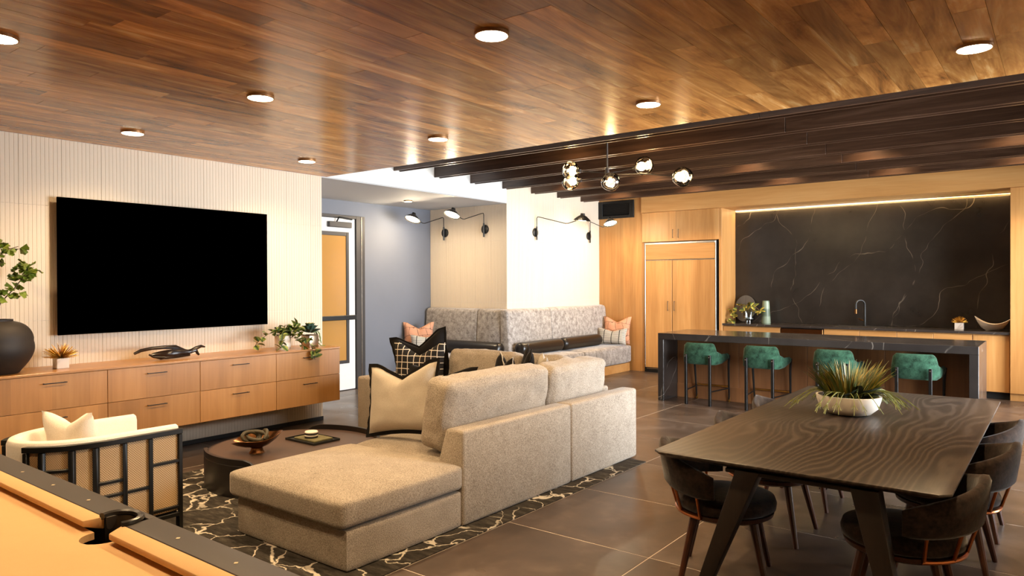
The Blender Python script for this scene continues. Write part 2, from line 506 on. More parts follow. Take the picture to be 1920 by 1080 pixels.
def pillow_bm(w, h, t, chop=0.1, n=18, seed=0.0, sq=0.09):
    """throw pillow: width along x, height along z from 0, thickness along y"""
    bm = bmesh.new(); grid = {}
    for side in (-1, 1):
        for i in range(n+1):
            for j in range(n+1):
                u = -1+2*i/n; v = -1+2*j/n
                edge = (i in (0, n)) or (j in (0, n))
                if edge and side == 1: grid[(1, i, j)] = grid[(-1, i, j)]; continue
                x = u*w/2*(1-sq*math.cos(PI*v/2)); z = v*h/2*(1-sq*math.cos(PI*u/2))
                th = t/2*(max(0.0, (1-u**4)*(1-v**4)))**0.55
                z -= chop*max(0.0, 1-abs(u)/0.75)*max(0.0, (v+0.35)/1.35)**1.3
                y = side*th*(1+0.12*noise.noise(Vector((u*2.3+seed, v*2.3, side))))
                if not edge: y *= 1-0.35*max(0.0, 1-abs(u)/0.35)*max(0.0, v)*(1 if chop else 0)
                grid[(side, i, j)] = bm.verts.new((x, y, z+h/2))
    for side in (-1, 1):
        for i in range(n):
            for j in range(n):
                f = [grid[(side, i, j)], grid[(side, i+1, j)], grid[(side, i+1, j+1)], grid[(side, i, j+1)]]
                bm.faces.new(f if side == -1 else f[::-1])
    return bm

def flange_bm(w, h, chop, width=0.035, n=18, sq=0.09, wave=0.006):
    """the flat border of a flanged pillow, following the pillow's outline"""
    bm = bmesh.new()
    def edge(u, v, k):
        x = u*(w/2)*(1-sq*math.cos(PI*v/2)); z = v*h/2*(1-sq*math.cos(PI*u/2))
        z -= chop*max(0.0, 1-abs(u)/0.75)*max(0.0, (v+0.35)/1.35)**1.3
        x += k*u*width if abs(u) == 1 else 0; z += k*v*width if abs(v) == 1 else 0
        return x, z+h/2
    loop = [(-1+2*i/n, -1) for i in range(n)]+[(1, -1+2*i/n) for i in range(n)]+[(1-2*i/n, 1) for i in range(n)]+[(-1, 1-2*i/n) for i in range(n)]
    rows = []
    for k, y in ((0.0, -0.004), (1.0, -0.004), (1.0, 0.004), (0.0, 0.004)):
        row = []
        for i, (u, v) in enumerate(loop):
            x, z = edge(u, v, k)
            row.append(bm.verts.new((x, y+(wave*math.sin(i*1.9) if k else 0), z)))
        rows.append(row)
    m_ = len(loop)
    for a in range(4):
        b = (a+1) % 4
        for i in range(m_):
            bm.faces.new((rows[a][i], rows[a][(i+1) % m_], rows[b][(i+1) % m_], rows[b][i]))
    bmesh.ops.recalc_face_normals(bm, faces=bm.faces)
    return bm

def leaf_mesh(name, mat, L=0.05, wd=0.022, fold=0.3, tip=0.6):
    bm = bmesh.new(); rows = []
    for t, k in ((0.0, 0.05), (0.3, 0.85), (0.6, 1.0), (0.85, 0.55), (1.0, 0.03)):
        y = L*t; w_ = wd*k; dz = -0.25*L*t*t*tip
        rows.append([bm.verts.new((-w_, y, dz+w_*fold)), bm.verts.new((0, y, dz)), bm.verts.new((w_, y, dz+w_*fold))])
    for a, b in zip(rows, rows[1:]):
        for k in (0, 1): bm.faces.new((a[k], a[k+1], b[k+1], b[k]))
    return mesh(name, bm, mat)

def put_leaf(me, name, parent, pos, direc, roll=0.0, sc=1.0):
    o = bpy.data.objects.new(name, me); COL.objects.link(o); o.parent = parent
    q = Vector(direc).to_track_quat('Y', 'Z')
    o.matrix_basis = Matrix.Translation(pos) @ q.to_matrix().to_4x4() @ Matrix.Rotation(roll, 4, 'Y') @ Matrix.Scale(sc, 4)
    return o

# ================================================================== the setting
ZC, ZU = 2.957, 3.55          # plank ceiling, upper ceiling
XT, XG, YP, YW = -7.123, -8.84, 9.09, 12.0   # TV wall, grey recess wall, pier front, kitchen wall
YE = 5.52                     # end of the plank ceiling
XR, YN = WX, -4.0             # right-hand wall, wall behind

# floor: pale grout bed with one slab per tile
floor = struct(bx('floor', XG-0.2, XR+0.2, YN-0.2, 13.0, -0.12, -0.0012, 'grout', None, 0))
TX, TY = 1.067, 1.006
tiles = {}
ix0, ix1 = -6, 5
for i in range(ix0, ix1+1):
    for j in range(-8, 9):
        x0 = -3.03+TX*i; y0 = 3.877+TY*j
        xa, xb = max(x0, XG), min(x0+TX, XR); ya, yb = max(y0, YN), min(y0+TY, 12.75)
        if xb-xa < 0.05 or yb-ya < 0.05: continue
        key = (round(xb-xa, 3), round(yb-ya, 3))
        if key not in tiles:
            w_, d_ = key[0]/2-0.0032, key[1]/2-0.0032
            tiles[key] = mesh('tile', box(bmesh.new(), -w_, w_, -d_, d_, -0.012, 0.0), 'tile', 0.0012, 1)
        o = obj('tile', tiles[key], None, floor)
        o.location = Vector(((xa+xb)/2, (ya+yb)/2, 0)) - floor.location

# walnut plank ceiling
ceiling = struct(bx('ceiling', XT-0.02, XR, YN, YE, ZC+0.012, ZC+0.09, 'walnut', None, 0))
PW = 0.147
row = 0
x = -0.287
while x > XT: x -= PW
while x < 0.45:
    y = 0.55-random.random()*0.9
    while y < YE-0.02:
        L = random.choice((0.75, 0.95, 1.2, 1.2, 1.5))
        y1 = y+L
        if YE-y1 < 0.3: y1 = YE
        ya = max(y, 0.5)
        if y1 > ya+0.05:
            xa = max(x, XT+0.002)
            o = obj('plank', box(bmesh.new(), -(x+PW-xa)/2+0.0009, (x+PW-xa)/2-0.0009, -(y1-ya)/2+0.0008, (y1-ya)/2-0.0008, 0, 0.0125), 'walnut', ceiling, smooth=False)
            o.location = Vector(((xa+x+PW)/2, (ya+y1)/2, ZC+random.uniform(0, 0.0012))) - ceiling.location
        y = y1
    x += PW
struct(bx('ceiling_upper', XT-0.02, XR, YE, 12.8, ZU, ZU+0.1, 'fin', None, 0))
struct(bx('trim_1', XT, XR, YE-0.04, YE, ZC+0.09, ZU, 'white', None, 0))

# fluted panels
PITCH_R = 0.0335
def fluted(width, height):
    """panel lying in the YZ plane (width along y), face at x = 0 with grooves cut back"""
    bm = bmesh.new()
    n = max(1, round(width/PITCH_R)); p = width/n
    prof = [(0.0, -0.0028)]
    for k in range(n):
        a = k*p
        prof += [(a+0.05*p, -0.0028), (a+0.11*p, 0.0), (a+0.89*p, 0.0), (a+0.95*p, -0.0028)]
    prof += [(width, -0.0028)]
    pts = [(-0.012, 0.0)]+[(d, q) for q, d in prof]+[(-0.012, width)]
    A = [bm.verts.new((d, q-width/2, 0.0008)) for d, q in pts]; B = [bm.verts.new((d, q-width/2, height-0.0008)) for d, q in pts]
    m_ = len(pts)
    for i in range(m_): bm.faces.new((A[i], A[(i+1) % m_], B[(i+1) % m_], B[i]))
    bm.faces.new(A[::-1]); bm.faces.new(B)
    bmesh.ops.recalc_face_normals(bm, faces=bm.faces)
    return mesh('fluted_panel', bm, 'panel', smooth=False)
FL = {}
ROWS = (0.0, 0.322, 1.338, 2.354, 3.37, ZU)
def flute_wall(parent, seams, zmax, place):
    for a, b in zip(seams, seams[1:]):
        for z0, z1 in zip(ROWS, ROWS[1:]):
            z1 = min(z1, zmax)
            if z1-z0 < 0.03: continue
            key = (round(b-a, 3), round(z1-z0, 3))
            if key not in FL: FL[key] = fluted(b-a-0.0016, z1-z0)
            o = obj('fluted_panel', FL[key], None, parent)
            p, rz = place((a+b)/2)
            o.location = Vector((p[0], p[1], z0)) - parent.location
            o.rotation_euler = (0, 0, rz)

wall_left = struct(bx('wall_left', XG-0.02, XT-0.012, YN, 5.449, 0, ZC+0.09, 'white', None, 0))
sm = [2.269+0.335*k for k in range(-4, 10)]+[5.45]
flute_wall(wall_left, sm, ZC, lambda m_: ((XT, m_), 0.0))
struct(bx('baseboard_left', XT, XT+0.012, YN, 5.45, 0.0, 0.045, 'blackm', None, 0.002))

wall_recess = struct(bx('wall_recess', XG-0.15, XG, 5.449, YP+0.3, 0, ZU, 'grey', None, 0))
struct(bx('ceiling_recess', XG, XT, 5.449, YP, 2.944, 2.96, 'greyc', None, 0))
struct(bx('wall_clerestory', XG, XT, 5.449, YP, 2.961, ZU, 'white', None, 0))
wall_pier = struct(bx('wall_pier', XG, XT-0.012, YP+0.012, YW+0.2, 0, ZU, 'white', None, 0))
flute_wall(wall_pier, [XG+0.05*0, -8.463, -8.128, -7.793, -7.458, XT], 2.944, lambda m_: ((m_, YP), -PI/2))
flute_wall(wall_pier, [YP+0.335*k for k in range(9)]+[YW], ZU, lambda m_: ((XT, m_), 0.0))

# walls out of the picture
struct(bx('wall_rear', XG, XR, YN-0.15, YN, 0, ZU, 'white', None, 0))
wr = struct(bx('wall_right', XR, XR+0.12, YN, WIN[0][0], 0, ZU+0.1, 'white', None, 0))
bx('window_wall_sill', XR, XR+0.12, WIN[0][0], 12.8, 0, 0.12, 'white', wr, 0).location -= wr.location
bx('window_wall_head', XR, XR+0.12, WIN[0][0], 12.8, 2.88, ZU+0.1, 'white', wr, 0).location -= wr.location
for ya, yb in ((WIN[0][1], WIN[1][0]), (WIN[1][1], WIN[2][0]), (WIN[2][1], 12.8)):
    bx('window_wall_pier', XR, XR+0.12, ya, yb, 0.12, 2.88, 'white', wr, 0).location -= wr.location
for k, (ya, yb) in enumerate(WIN):
    o = struct(bx('window_%d' % (k+1), XR+0.05, XR+0.058, ya+0.04, yb-0.04, 0.16, 2.84, 'pane', None, 0))
    for nm, a, b, c, d in (('window_frame', ya, ya+0.04, 0.12, 2.88), ('window_frame', yb-0.04, yb, 0.12, 2.88), ('window_frame', ya+0.04, yb-0.04, 0.12, 0.16), ('window_frame', ya+0.04, yb-0.04, 2.84, 2.88)):
        bx(nm, XR+0.02, XR+0.09, a, b, c, d, 'dframe', o, 0.002).location -= o.location

# kitchen back wall: structure behind everything
wall_back = struct(bx('wall_back', XT-0.2, XR, 12.66, 12.8, 0, ZU, 'white', None, 0))
wp = struct(bx('wall_wood', XT, -6.19, YW, 12.66, 0, ZU, 'kmaple', None, 0.002))

# door in the recess
dr = struct(bx('door_1', XG+0.012, XG+0.05, 6.35, 7.35, 0.012, 2.66, 'white', None, 0.002))
def dpart(nm, *a, **k):
    o = bx(nm, *a, **k); o.location -= dr.location; return o
for ya, yb, za, zb in ((6.21, 6.34, 0, 2.71), (7.36, 7.535, 0, 2.71), (6.34, 7.36, 2.665, 2.71)):
    dpart('door_frame', XG+0.002, XG+0.075, ya, yb, za, zb, 'dframe', dr, 0.003)
dpart('frame_reveal', XG+0.075, XG+0.082, 7.455, 7.47, 0, 2.70, 'steel', dr, 0.001)
for ya, yb, za, zb in ((6.48, 6.53, 0.42, 2.45), (7.17, 7.225, 0.42, 2.45), (6.53, 7.17, 0.42, 0.47), (6.53, 7.17, 2.39, 2.45)):
    dpart('lite_frame', XG+0.05, XG+0.066, ya, yb, za, zb, 'dframe', dr, 0.003)
dpart('glass_pane', XG+0.050, XG+0.056, 6.53, 7.17, 0.47, 2.39, 'doorpane', dr, 0)
pb = dpart('push_bar', XG+0.066, XG+0.115, 6.42, 7.33, 1.095, 1.165, 'black', dr, 0.006)
dc = dpart('door_closer', XG+0.05, XG+0.11, 6.82, 7.25, 2.515, 2.60, 'dframe', dr, 0.006)
bm = bmesh.new(); tube(bm, [(XG+0.09, 6.97, 2.60), (XG+0.12, 6.99, 2.67), (XG+0.12, 7.24, 2.645)], 0.012, 6)
o = obj('closer_arm', bm, 'black', dr); o.location -= dr.location

# dark stained ceiling beams over the kitchen side
ORD = ['first', 'second', 'third', 'fourth', 'fifth', 'sixth', 'seventh']
YF = [6.625+0.783*k for k in range(7)]
ZF = 3.168
for k, y in enumerate(YF):
    t = thing('ceiling_beam', '%s dark stained wooden ceiling beam counted from the walnut plank ceiling' % ORD[k], 'ceiling beam', (XT, y, ZF), 0, 'dark beams over the kitchen')
    bx('beam_face', 0.0, 4.9, 0, 0.028, 0, ZU-ZF, 'fin', t, 0.004)
    bx('beam_face', 4.902, WX-XT, 0, 0.028, 0, ZU-ZF, 'fin', t, 0.004)
    bx('beam_back', 0.0, WX-XT, 0.105, 0.133, 0, ZU-ZF, 'fin', t, 0.004)
    bx('beam_web', 0.0, WX-XT, 0.028, 0.105, 0.03, 0.06, 'fin', t, 0)

# downlights
def downlight(loc, label, group, r=0.085, W_=DOWN_W, spot=2.5, col=WARM):
    t = thing('downlight', label, 'downlight', loc, 0, group)
    bm = bmesh.new(); lathe(bm, [(r*1.08, 0.0), (r*1.08, -0.016), (r*1.0, -0.018), (r*0.98, -0.006), (r*0.98, 0.0)], 28)
    obj('trim_ring', bm, 'ring', t)
    bm = bmesh.new(); lathe(bm, [(0, -0.004), (r*0.97, -0.004), (r*0.97, -0.019), (0, -0.022)], 28)
    obj('lens', bm, 'lamp', t)
    lamp('SPOT', 'downlight_beam', t, (0, 0, -0.04), W_, col, 0.05, spot, 0.75)
    return t
for x, y, w in ((-6.29, 2.85, 'above the vase end of the console'), (-4.41, 2.86, 'above the chaise and coffee table'), (-2.36, 2.89, 'above bare floor between chaise and dining table end'),
             (-6.31, 4.64, 'above the potted plants on the console'), (-4.43, 4.66, 'above the inner corner of the sectional sofa'), (-2.38, 4.71, 'between the sofa back and the dining table'),
             (-0.39, 4.71, 'above the dining table edge away from the sofa'), (-4.41, 1.32, 'above the pool table beside the armchair'), (-6.29, 1.15, 'behind the armchair near the fluted wall'),
             (-2.36, 1.1, 'above the side pocket of the pool table'), (-0.39, 2.9, 'above bare floor off the dining table end')):
    downlight((x, y, ZC), 'round downlight in the walnut plank ceiling '+w, 'downlights in the plank ceiling', W_=DOWN_W*(0.72 if x < -6 else 1.0))
downlight((-8.06, 7.80, 2.944), 'small downlight in the pale ceiling of the door recess', None, 0.06, 50)
for k, xs in ((3, (-6.3, -4.9, -3.4, -1.9, -0.4)), (5, (-6.3, -4.9, -3.4, -1.9, -0.4))):
    for x, w in zip(xs, ('over the banquette', 'in line with the refrigerator', 'in line with the second bar stool', 'in line with the third bar stool', 'in line with the tall cabinet')):
        downlight((x, YF[k]+0.46, ZU), 'downlight between the %s and %s dark beams %s' % (ORD[k], ORD[k+1], w), 'downlights between the beams', 0.06, 90, 2.2)

# ================================================================== kitchen
# ventilation grille
t = thing('vent_grille', 'black louvred ventilation grille on the wood wall above banquette', 'vent', (-6.745, YW, 2.88))
for a, b, c, d in ((-0.385, -0.29, 0, 0.33), (0.29, 0.385, 0, 0.33), (-0.29, 0.29, 0, 0.055), (-0.29, 0.29, 0.285, 0.33)):
    bx('grille_frame', a, b, -0.03, -0.001, c, d, 'black', t, 0.002)
bx('backing', -0.29, 0.29, -0.006, -0.001, 0.055, 0.285, 'rubber', t, 0)
for k in range(14):
    o = bx('louvre', -0.29, 0.29, -0.006, 0.006, -0.0015, 0.0015, 'black', t, 0)
    o.location = (0, -0.014, 0.064+0.0165*k); o.rotation_euler = (0.7, 0, 0)

# wood bulkhead over the cabinets
bx('trim_2', -6.19, XR, 11.94, 12.66, 2.944, ZU, 'kmaple_h', None, 0.002)
struct(bpy.data.objects['trim_2'])

def bar_handle(parent, p, L, axis, proj, mat='black', th=0.008):
    """slim bar handle with two feet; axis 0/1/2 = direction of the bar, proj = unit vector away from the face"""
    bm = bmesh.new(); p = Vector(p); pr = Vector(proj)*0.028
    d = Vector((0, 0, 0)); d[axis] = L/2
    def seg(a, b, r):
        lo = Vector([min(a[i], b[i])-r for i in range(3)]); hi = Vector([max(a[i], b[i])+r for i in range(3)])
        box(bm, lo.x, hi.x, lo.y, hi.y, lo.z, hi.z)
    seg(p-d+pr, p+d+pr, th/2)
    for s in (-0.93, 0.93): seg(p+d*s, p+d*s+pr*0.9, th/2*0.8)
    return obj('handle', bm, mat, parent, 0.0015, 1)

YK = 11.97
# refrigerator behind wood panels
t = thing('refrigerator', 'built-in refrigerator faced with maple panels in slim steel frame', 'refrigerator', (-5.45, YK+0.02, 0))
bx('body', -0.70, 0.70, 0.0, 0.62, 0.0, 2.385, 'blackm', t, 0.002)
for a, b, c, d in ((-0.681, -0.670, 0.09, 2.385), (0.670, 0.684, 0.09, 2.385), (-0.670, 0.670, 2.352, 2.385), (-0.670, 0.670, 2.058, 2.068)):
    bx('steel_edge', a, b, -0.022, 0.0, c, d, 'steel', t, 0.002)
bx('top_panel', -0.668, 0.668, -0.018, 0, 2.075, 2.35, 'kmaple_h', t, 0.002)
d1 = bx('fridge_door', -0.668, -0.146, -0.018, 0, 0.09, 2.055, 'kmaple', t, 0.002)
d2 = bx('fridge_door', -0.134, 0.668, -0.018, 0, 0.09, 2.055, 'kmaple', t, 0.002)
for d_, x in ((d1, -0.215), (d2, -0.09)):
    h = bar_handle(d_, (x, -0.018, 1.23), 0.17, 2, (0, -1, 0)); h.location -= d_.location
gr = bx('base_grille', -0.66, 0.66, -0.01, 0.0, 0.0, 0.085, 'rubber', t, 0)
for k in range(3):
    o = bx('grille_slat', -0.65, 0.65, -0.014, -0.01, 0.018+0.024*k, 0.026+0.024*k, 'steel' if k == 2 else 'black', gr, 0); o.location -= gr.location

# cabinet above the refrigerator, and the side panels
t = thing('upper_cabinet', 'two-door maple cabinet above the panelled refrigerator', 'cabinet', (-5.45, YK+0.02, 2.40))
bx('body', -0.735, 0.735, 0.0, 0.6, 0, 0.54, 'kmaple', t, 0.001)
d1 = bx('cabinet_door', -0.735, -0.062, -0.02, 0, 0.0, 0.54, 'kmaple', t, 0.002)
d2 = bx('cabinet_door', -0.058, 0.735, -0.02, 0, 0.0, 0.54, 'kmaple', t, 0.002)
for d_, x in ((d1, -0.115), (d2, -0.008)):
    h = bar_handle(d_, (x, -0.02, 0.135), 0.15, 2, (0, -1, 0)); h.location -= d_.location
tag(bx('side_panel', -4.713, -4.665, YK, 12.66, 0, 2.942, 'kmaple', None, 0.002), 'tall maple side panel between refrigerator and marble backsplash', 'panel')
tag(bx('end_panel', -6.188, -6.152, YK+0.03, 12.66, 0, 2.392, 'kmaple', None, 0.002), 'narrow maple filler panel between refrigerator and wood wall', 'panel')

# tall maple cabinet on the right
t = thing('tall_cabinet', 'tall pale maple cabinet standing right of the marble backsplash', 'cabinet', (-0.572, YK, 0))
bx('body', 0.0, 1.56, 0.02, 0.66, 0.1, 2.942, 'kmaple', t, 0.001)
for k in range(3):
    bx('cabinet_door', 0.002+0.52*k, 0.518+0.52*k, 0.0, 0.02, 0.105, 2.94, 'kmaple', t, 0.002)
bx('plinth', 0.0, 1.56, 0.03, 0.6, 0.0, 0.1, 'kmaple', t, 0.002)

# backsplash and worktop
tag(bx('backsplash', -4.663, -0.574, 12.625, 12.655, 0.947, 2.90, 'stone', None, 0.001), 'full-height black marble backsplash with thin pale veins', 'backsplash')
t = thing('led_strip', 'warm glowing light strip along top of marble backsplash', 'light strip', (-2.62, 12.625, 2.905))
bx('diffuser', -2.04, 2.04, -0.008, 0.004, 0.018, 0.026, 'led', t, 0)
bx('channel', -2.04, 2.04, -0.02, 0.012, 0.027, 0.036, 'white', t, 0)
ld = bpy.data.lights.new('strip_light', 'AREA'); ld.shape = 'RECTANGLE'; ld.size = 4.0; ld.size_y = 0.03; ld.energy = 14; ld.color = (1.0, 0.66, 0.28)
lo = bpy.data.objects.new('strip_light', ld); COL.objects.link(lo); lo.parent = t; lo.location = (0, -0.04, 0.0)
tag(bx('worktop', -4.663, -0.576, 11.985, 12.655, 0.909, 0.945, 'istone', None, 0.003), 'long dark stone worktop along the marble backsplash', 'worktop')

seams = [-4.66, -3.69, -3.012, -2.489, -1.973, -1.496, -1.016, -0.576]
for k, (a, b) in enumerate(zip(seams, seams[1:])):
    if k == 1: continue
    lab = ['maple base cabinet beside the refrigerator end of worktop', '', 'maple base cabinet right of the bronze-fronted dishwasher', 'maple base cabinet under left half of the sink',
           'maple base cabinet under the black tap', 'maple base cabinet below the small gold ornament', 'maple base cabinet below the white bowl, next to tall cabinet'][k]
    t = thing('base_cabinet', lab, 'cabinet', ((a+b)/2, 12.02, 0), 0, 'maple base cabinets')
    w = (b-a)/2
    bx('body', -w+0.001, w-0.001, 0.02, 0.60, 0.1, 0.905, 'kmaple', t, 0)
    bx('plinth', -w+0.001, w-0.001, 0.06, 0.58, 0.0, 0.1, 'rubber', t, 0)
    if k == 6:
        bx('cabinet_door', -w+0.008, w-0.008, 0, 0.02, 0.105, 0.892, 'kmaple', t, 0.002)
    else:
        bx('drawer', -w+0.003, w-0.003, 0, 0.02, 0.62, 0.892, 'kmaple_h', t, 0.002)
        bx('cabinet_door', -w+0.003, w-0.003, 0, 0.02, 0.105, 0.616, 'kmaple', t, 0.002)
t = thing('dishwasher', 'bronze metal fronted dishwasher under the worktop', 'dishwasher', (-3.351, 12.02, 0))
bx('body', -0.335, 0.335, 0.02, 0.6, 0.1, 0.905, 'blackm', t, 0)
bx('front_panel', -0.325, 0.325, -0.004, 0.02, 0.13, 0.892, 'bronze', t, 0.004)
bx('plinth', -0.335, 0.335, 0.06, 0.58, 0.0, 0.1, 'rubber', t, 0)
bar_handle(t, (0, -0.004, 0.80), 0.5, 0, (0, -1, 0), 'bronze', 0.014)

# tap
t = thing('kitchen_tap', 'black gooseneck kitchen tap standing on the dark worktop', 'tap', (-2.51, 12.50, 0.945))
bm = bmesh.new(); lathe(bm, [(0.03, 0), (0.03, 0.012), (0.02, 0.02), (0.018, 0.3), (0, 0.3)], 16); obj('column', bm, 'black', t)
bm = bmesh.new(); tube(bm, [(0, 0, 0.28)]+[(0-0.055+0.055*math.cos(a), -0.055+0.055*math.cos(a), 0.34+0.075*math.sin(a)) for a in [PI*i/10 for i in range(11)]]+[(-0.11, -0.11, 0.24)], 0.014, 10); obj('spout', bm, 'black', t)
bm = bmesh.new(); tube(bm, [(-0.11, -0.11, 0.27), (-0.11, -0.11, 0.20)], 0.018, 10); obj('spray_head', bm, 'bronze', t)
bm = bmesh.new(); tube(bm, [(-0.018, 0, 0.09), (-0.07, -0.01, 0.10), (-0.09, -0.01, 0.125)], [0.012, 0.009, 0.007], 8); obj('lever', bm, 'bronze', t)
t = thing('sink', 'dark undermount sink let into the worktop by the tap', 'sink', (-2.51, 12.28, 0.946))
for a, b, c, d in ((-0.38, 0.38, -0.2, -0.188), (-0.38, 0.38, 0.148, 0.16), (-0.38, -0.368, -0.188, 0.148), (0.368, 0.38, -0.188, 0.148)):
    bx('rim', a, b, c, d, 0.0, 0.003, 'steel', t, 0)
bx('basin', -0.368, 0.368, -0.188, 0.148, -0.0005, 0.001, 'blackm', t, 0)

# things on the worktop
t = thing('serving_board', 'round dark grey serving board leaning on the marble backsplash', 'board', (-4.46, 12.50, 0.945))
bm = bmesh.new(); lathe(bm, [(0, 0), (0.185, 0), (0.185, 0.016), (0, 0.016)], 40)
bmesh.ops.rotate(bm, verts=bm.verts, cent=(0, 0, 0), matrix=Matrix.Rotation(PI/2, 3, 'X'))
bmesh.ops.scale(bm, verts=bm.verts, vec=(1, 1, 1.28))
o = obj('board', bm, plain('grey_slate_board', '#55524f', 0.5), t, 0.002, 1); o.location = (0, 0.055, 0.2368+0.004); o.rotation_euler = (-0.20, 0, 0)
bm = bmesh.new(); tube(bm, [(0, 0.006, -0.02), (0, -0.040, 0.46)], 0.003, 5); s_ = obj('seam', bm, 'blackm', o); s_.location = (0, -0.018, -0.22); s_.rotation_euler = (-0.095, 0, 0)

t = thing('glass_planter', 'footed clear glass vase holding yellow-green pothos on worktop', 'vase', (-4.30, 12.26, 0.945))
bm = bmesh.new(); lathe(bm, [(0.055, 0), (0.055, 0.05), (0.04, 0.062), (0.085, 0.075), (0.088, 0.21), (0.084, 0.21), (0.08, 0.082), (0, 0.075)], 24); obj('vessel', bm, 'vglass', t)
bm = bmesh.new(); lathe(bm, [(0, 0.08), (0.079, 0.08), (0.079, 0.10), (0, 0.10)], 20); obj('moss', bm, 'white', t)
LP = leaf_mesh('leaf', 'pothos', 0.085, 0.034, 0.3, 0.8)
pl = thing('pothos_plant', 'variegated yellow and green pothos trailing from glass vase', 'plant', (-4.30, 12.26, 1.05))
for k in range(10):
    a = -2.9+k*0.62; R_ = 0.10+0.07*random.random()
    pts = [(0, 0, 0), (0.05*math.cos(a), 0.03*math.sin(a), 0.13), (R_*math.cos(a), 0.6*R_*math.sin(a), 0.17+0.05*random.random()), (1.6*R_*math.cos(a), 0.8*R_*math.sin(a), 0.11)]
    if math.cos(a) < -0.5: pts += [(-0.22, -0.1, 0.02), (-0.26, -0.1, -0.07)]
    bm = bmesh.new(); tube(bm, pts, 0.004, 5); obj('stem', bm, 'stem', pl)
    for q in pts[2:]:
        for _ in range(3):
            d = Vector((random.uniform(-1, 1), random.uniform(-1, 0.2), random.uniform(-0.5, 0.6)))
            put_leaf(LP, 'leaf', pl, Vector(q)+0.01*d, d, random.uniform(-1, 1), random.uniform(0.7, 1.1))

t = thing('green_vase', 'tall tapered green stone vase standing on the worktop', 'vase', (-4.035, 12.36, 0.945))
bm = bmesh.new(); lathe(bm, [(0.075, 0), (0.078, 0.01), (0.055, 0.39), (0.045, 0.39), (0.06, 0.05), (0, 0.05)], 28); obj('body', bm, 'gvase', t)

def spiky(loc, label, half=0.052, h=0.095, R_=0.13, up_=0.9, rz=0.0, n=110):
    t = thing('gold_ornament', label, 'ornament', loc, rz)
    bx('cube_base', -half, half, -half, half, 0, h, 'wmarble', t, 0.003)
    bm = bmesh.new()
    for k in range(n):
        ph = random.uniform(0, 2*PI); el = math.asin(random.uniform(0.0, 1.0))
        L = R_*random.uniform(0.85, 1.05)
        d = Vector((math.cos(ph)*math.cos(el), math.sin(ph)*math.cos(el), math.sin(el)*up_+0.04))
        tube(bm, [(0, 0, h), Vector((0, 0, h))+d*L], [0.0035, 0.0016], 4)
    o = obj('spines', bm, 'gold', t); o['kind'] = 'stuff'
    return t
spiky((-1.20, 12.30, 0.945), 'gold spiked ornament on white cube beside the wavy white bowl', 0.055, 0.10, 0.105)

t = thing('wavy_bowl', 'white boat-shaped bowl with wavy rim at worktop end', 'bowl', (-0.80, 12.32, 0.945))
bm = bmesh.new(); rings = []
NS = 40
for k, (s_, z) in enumerate(((0.35, 0), (0.62, 0.03), (0.86, 0.09), (1.0, 0.14), (0.95, 0.14), (0.78, 0.085), (0.5, 0.03), (0.3, 0.02))):
    ring = []
    for i in range(NS):
        a = 2*PI*i/NS
        rim = (0.045*math.cos(2*a)-0.018*math.cos(a)) * (z/0.14)
        ring.append(bm.verts.new((0.215*s_*math.cos(a), 0.12*s_*math.sin(a), z+max(rim, -0.5*z))))
    rings.append(ring)
for a, b in zip(rings, rings[1:]):
    for i in range(NS): bm.faces.new((a[i], a[(i+1) % NS], b[(i+1) % NS], b[i]))
bm.faces.new(rings[0][::-1]); bm.faces.new(rings[-1])
bmesh.ops.recalc_face_normals(bm, faces=bm.faces)
obj('shell', bm, 'whitec', t)

# island
t = thing('kitchen_island', 'long charcoal marble waterfall island with wood back panel', 'kitchen island', (-4.515, 9.206, 0))
bx('top_slab', 0, 3.797, 0, 0.998, 0.854, 0.943, 'istone', t, 0.003)
bx('waterfall_leg', 0, 0.085, 0, 0.998, 0, 0.8535, 'istone', t, 0.003)
bx('waterfall_leg', 3.707, 3.797, 0, 0.998, 0, 0.8535, 'istone', t, 0.003)
for k in range(4):
    bx('wood_panel', 0.087+0.905*k, 0.087+0.905*(k+1)-0.004, 0.456, 0.476, 0.0, 0.853, 'islandwood', t, 0.002)
bx('carcass', 0.087, 3.705, 0.477, 0.97, 0, 0.853, 'islandwood', t, 0)
bx('toe_board', 0.087, 3.705, 0.448, 0.456, 0.0, 0.20, 'islandwood', t, 0.001)

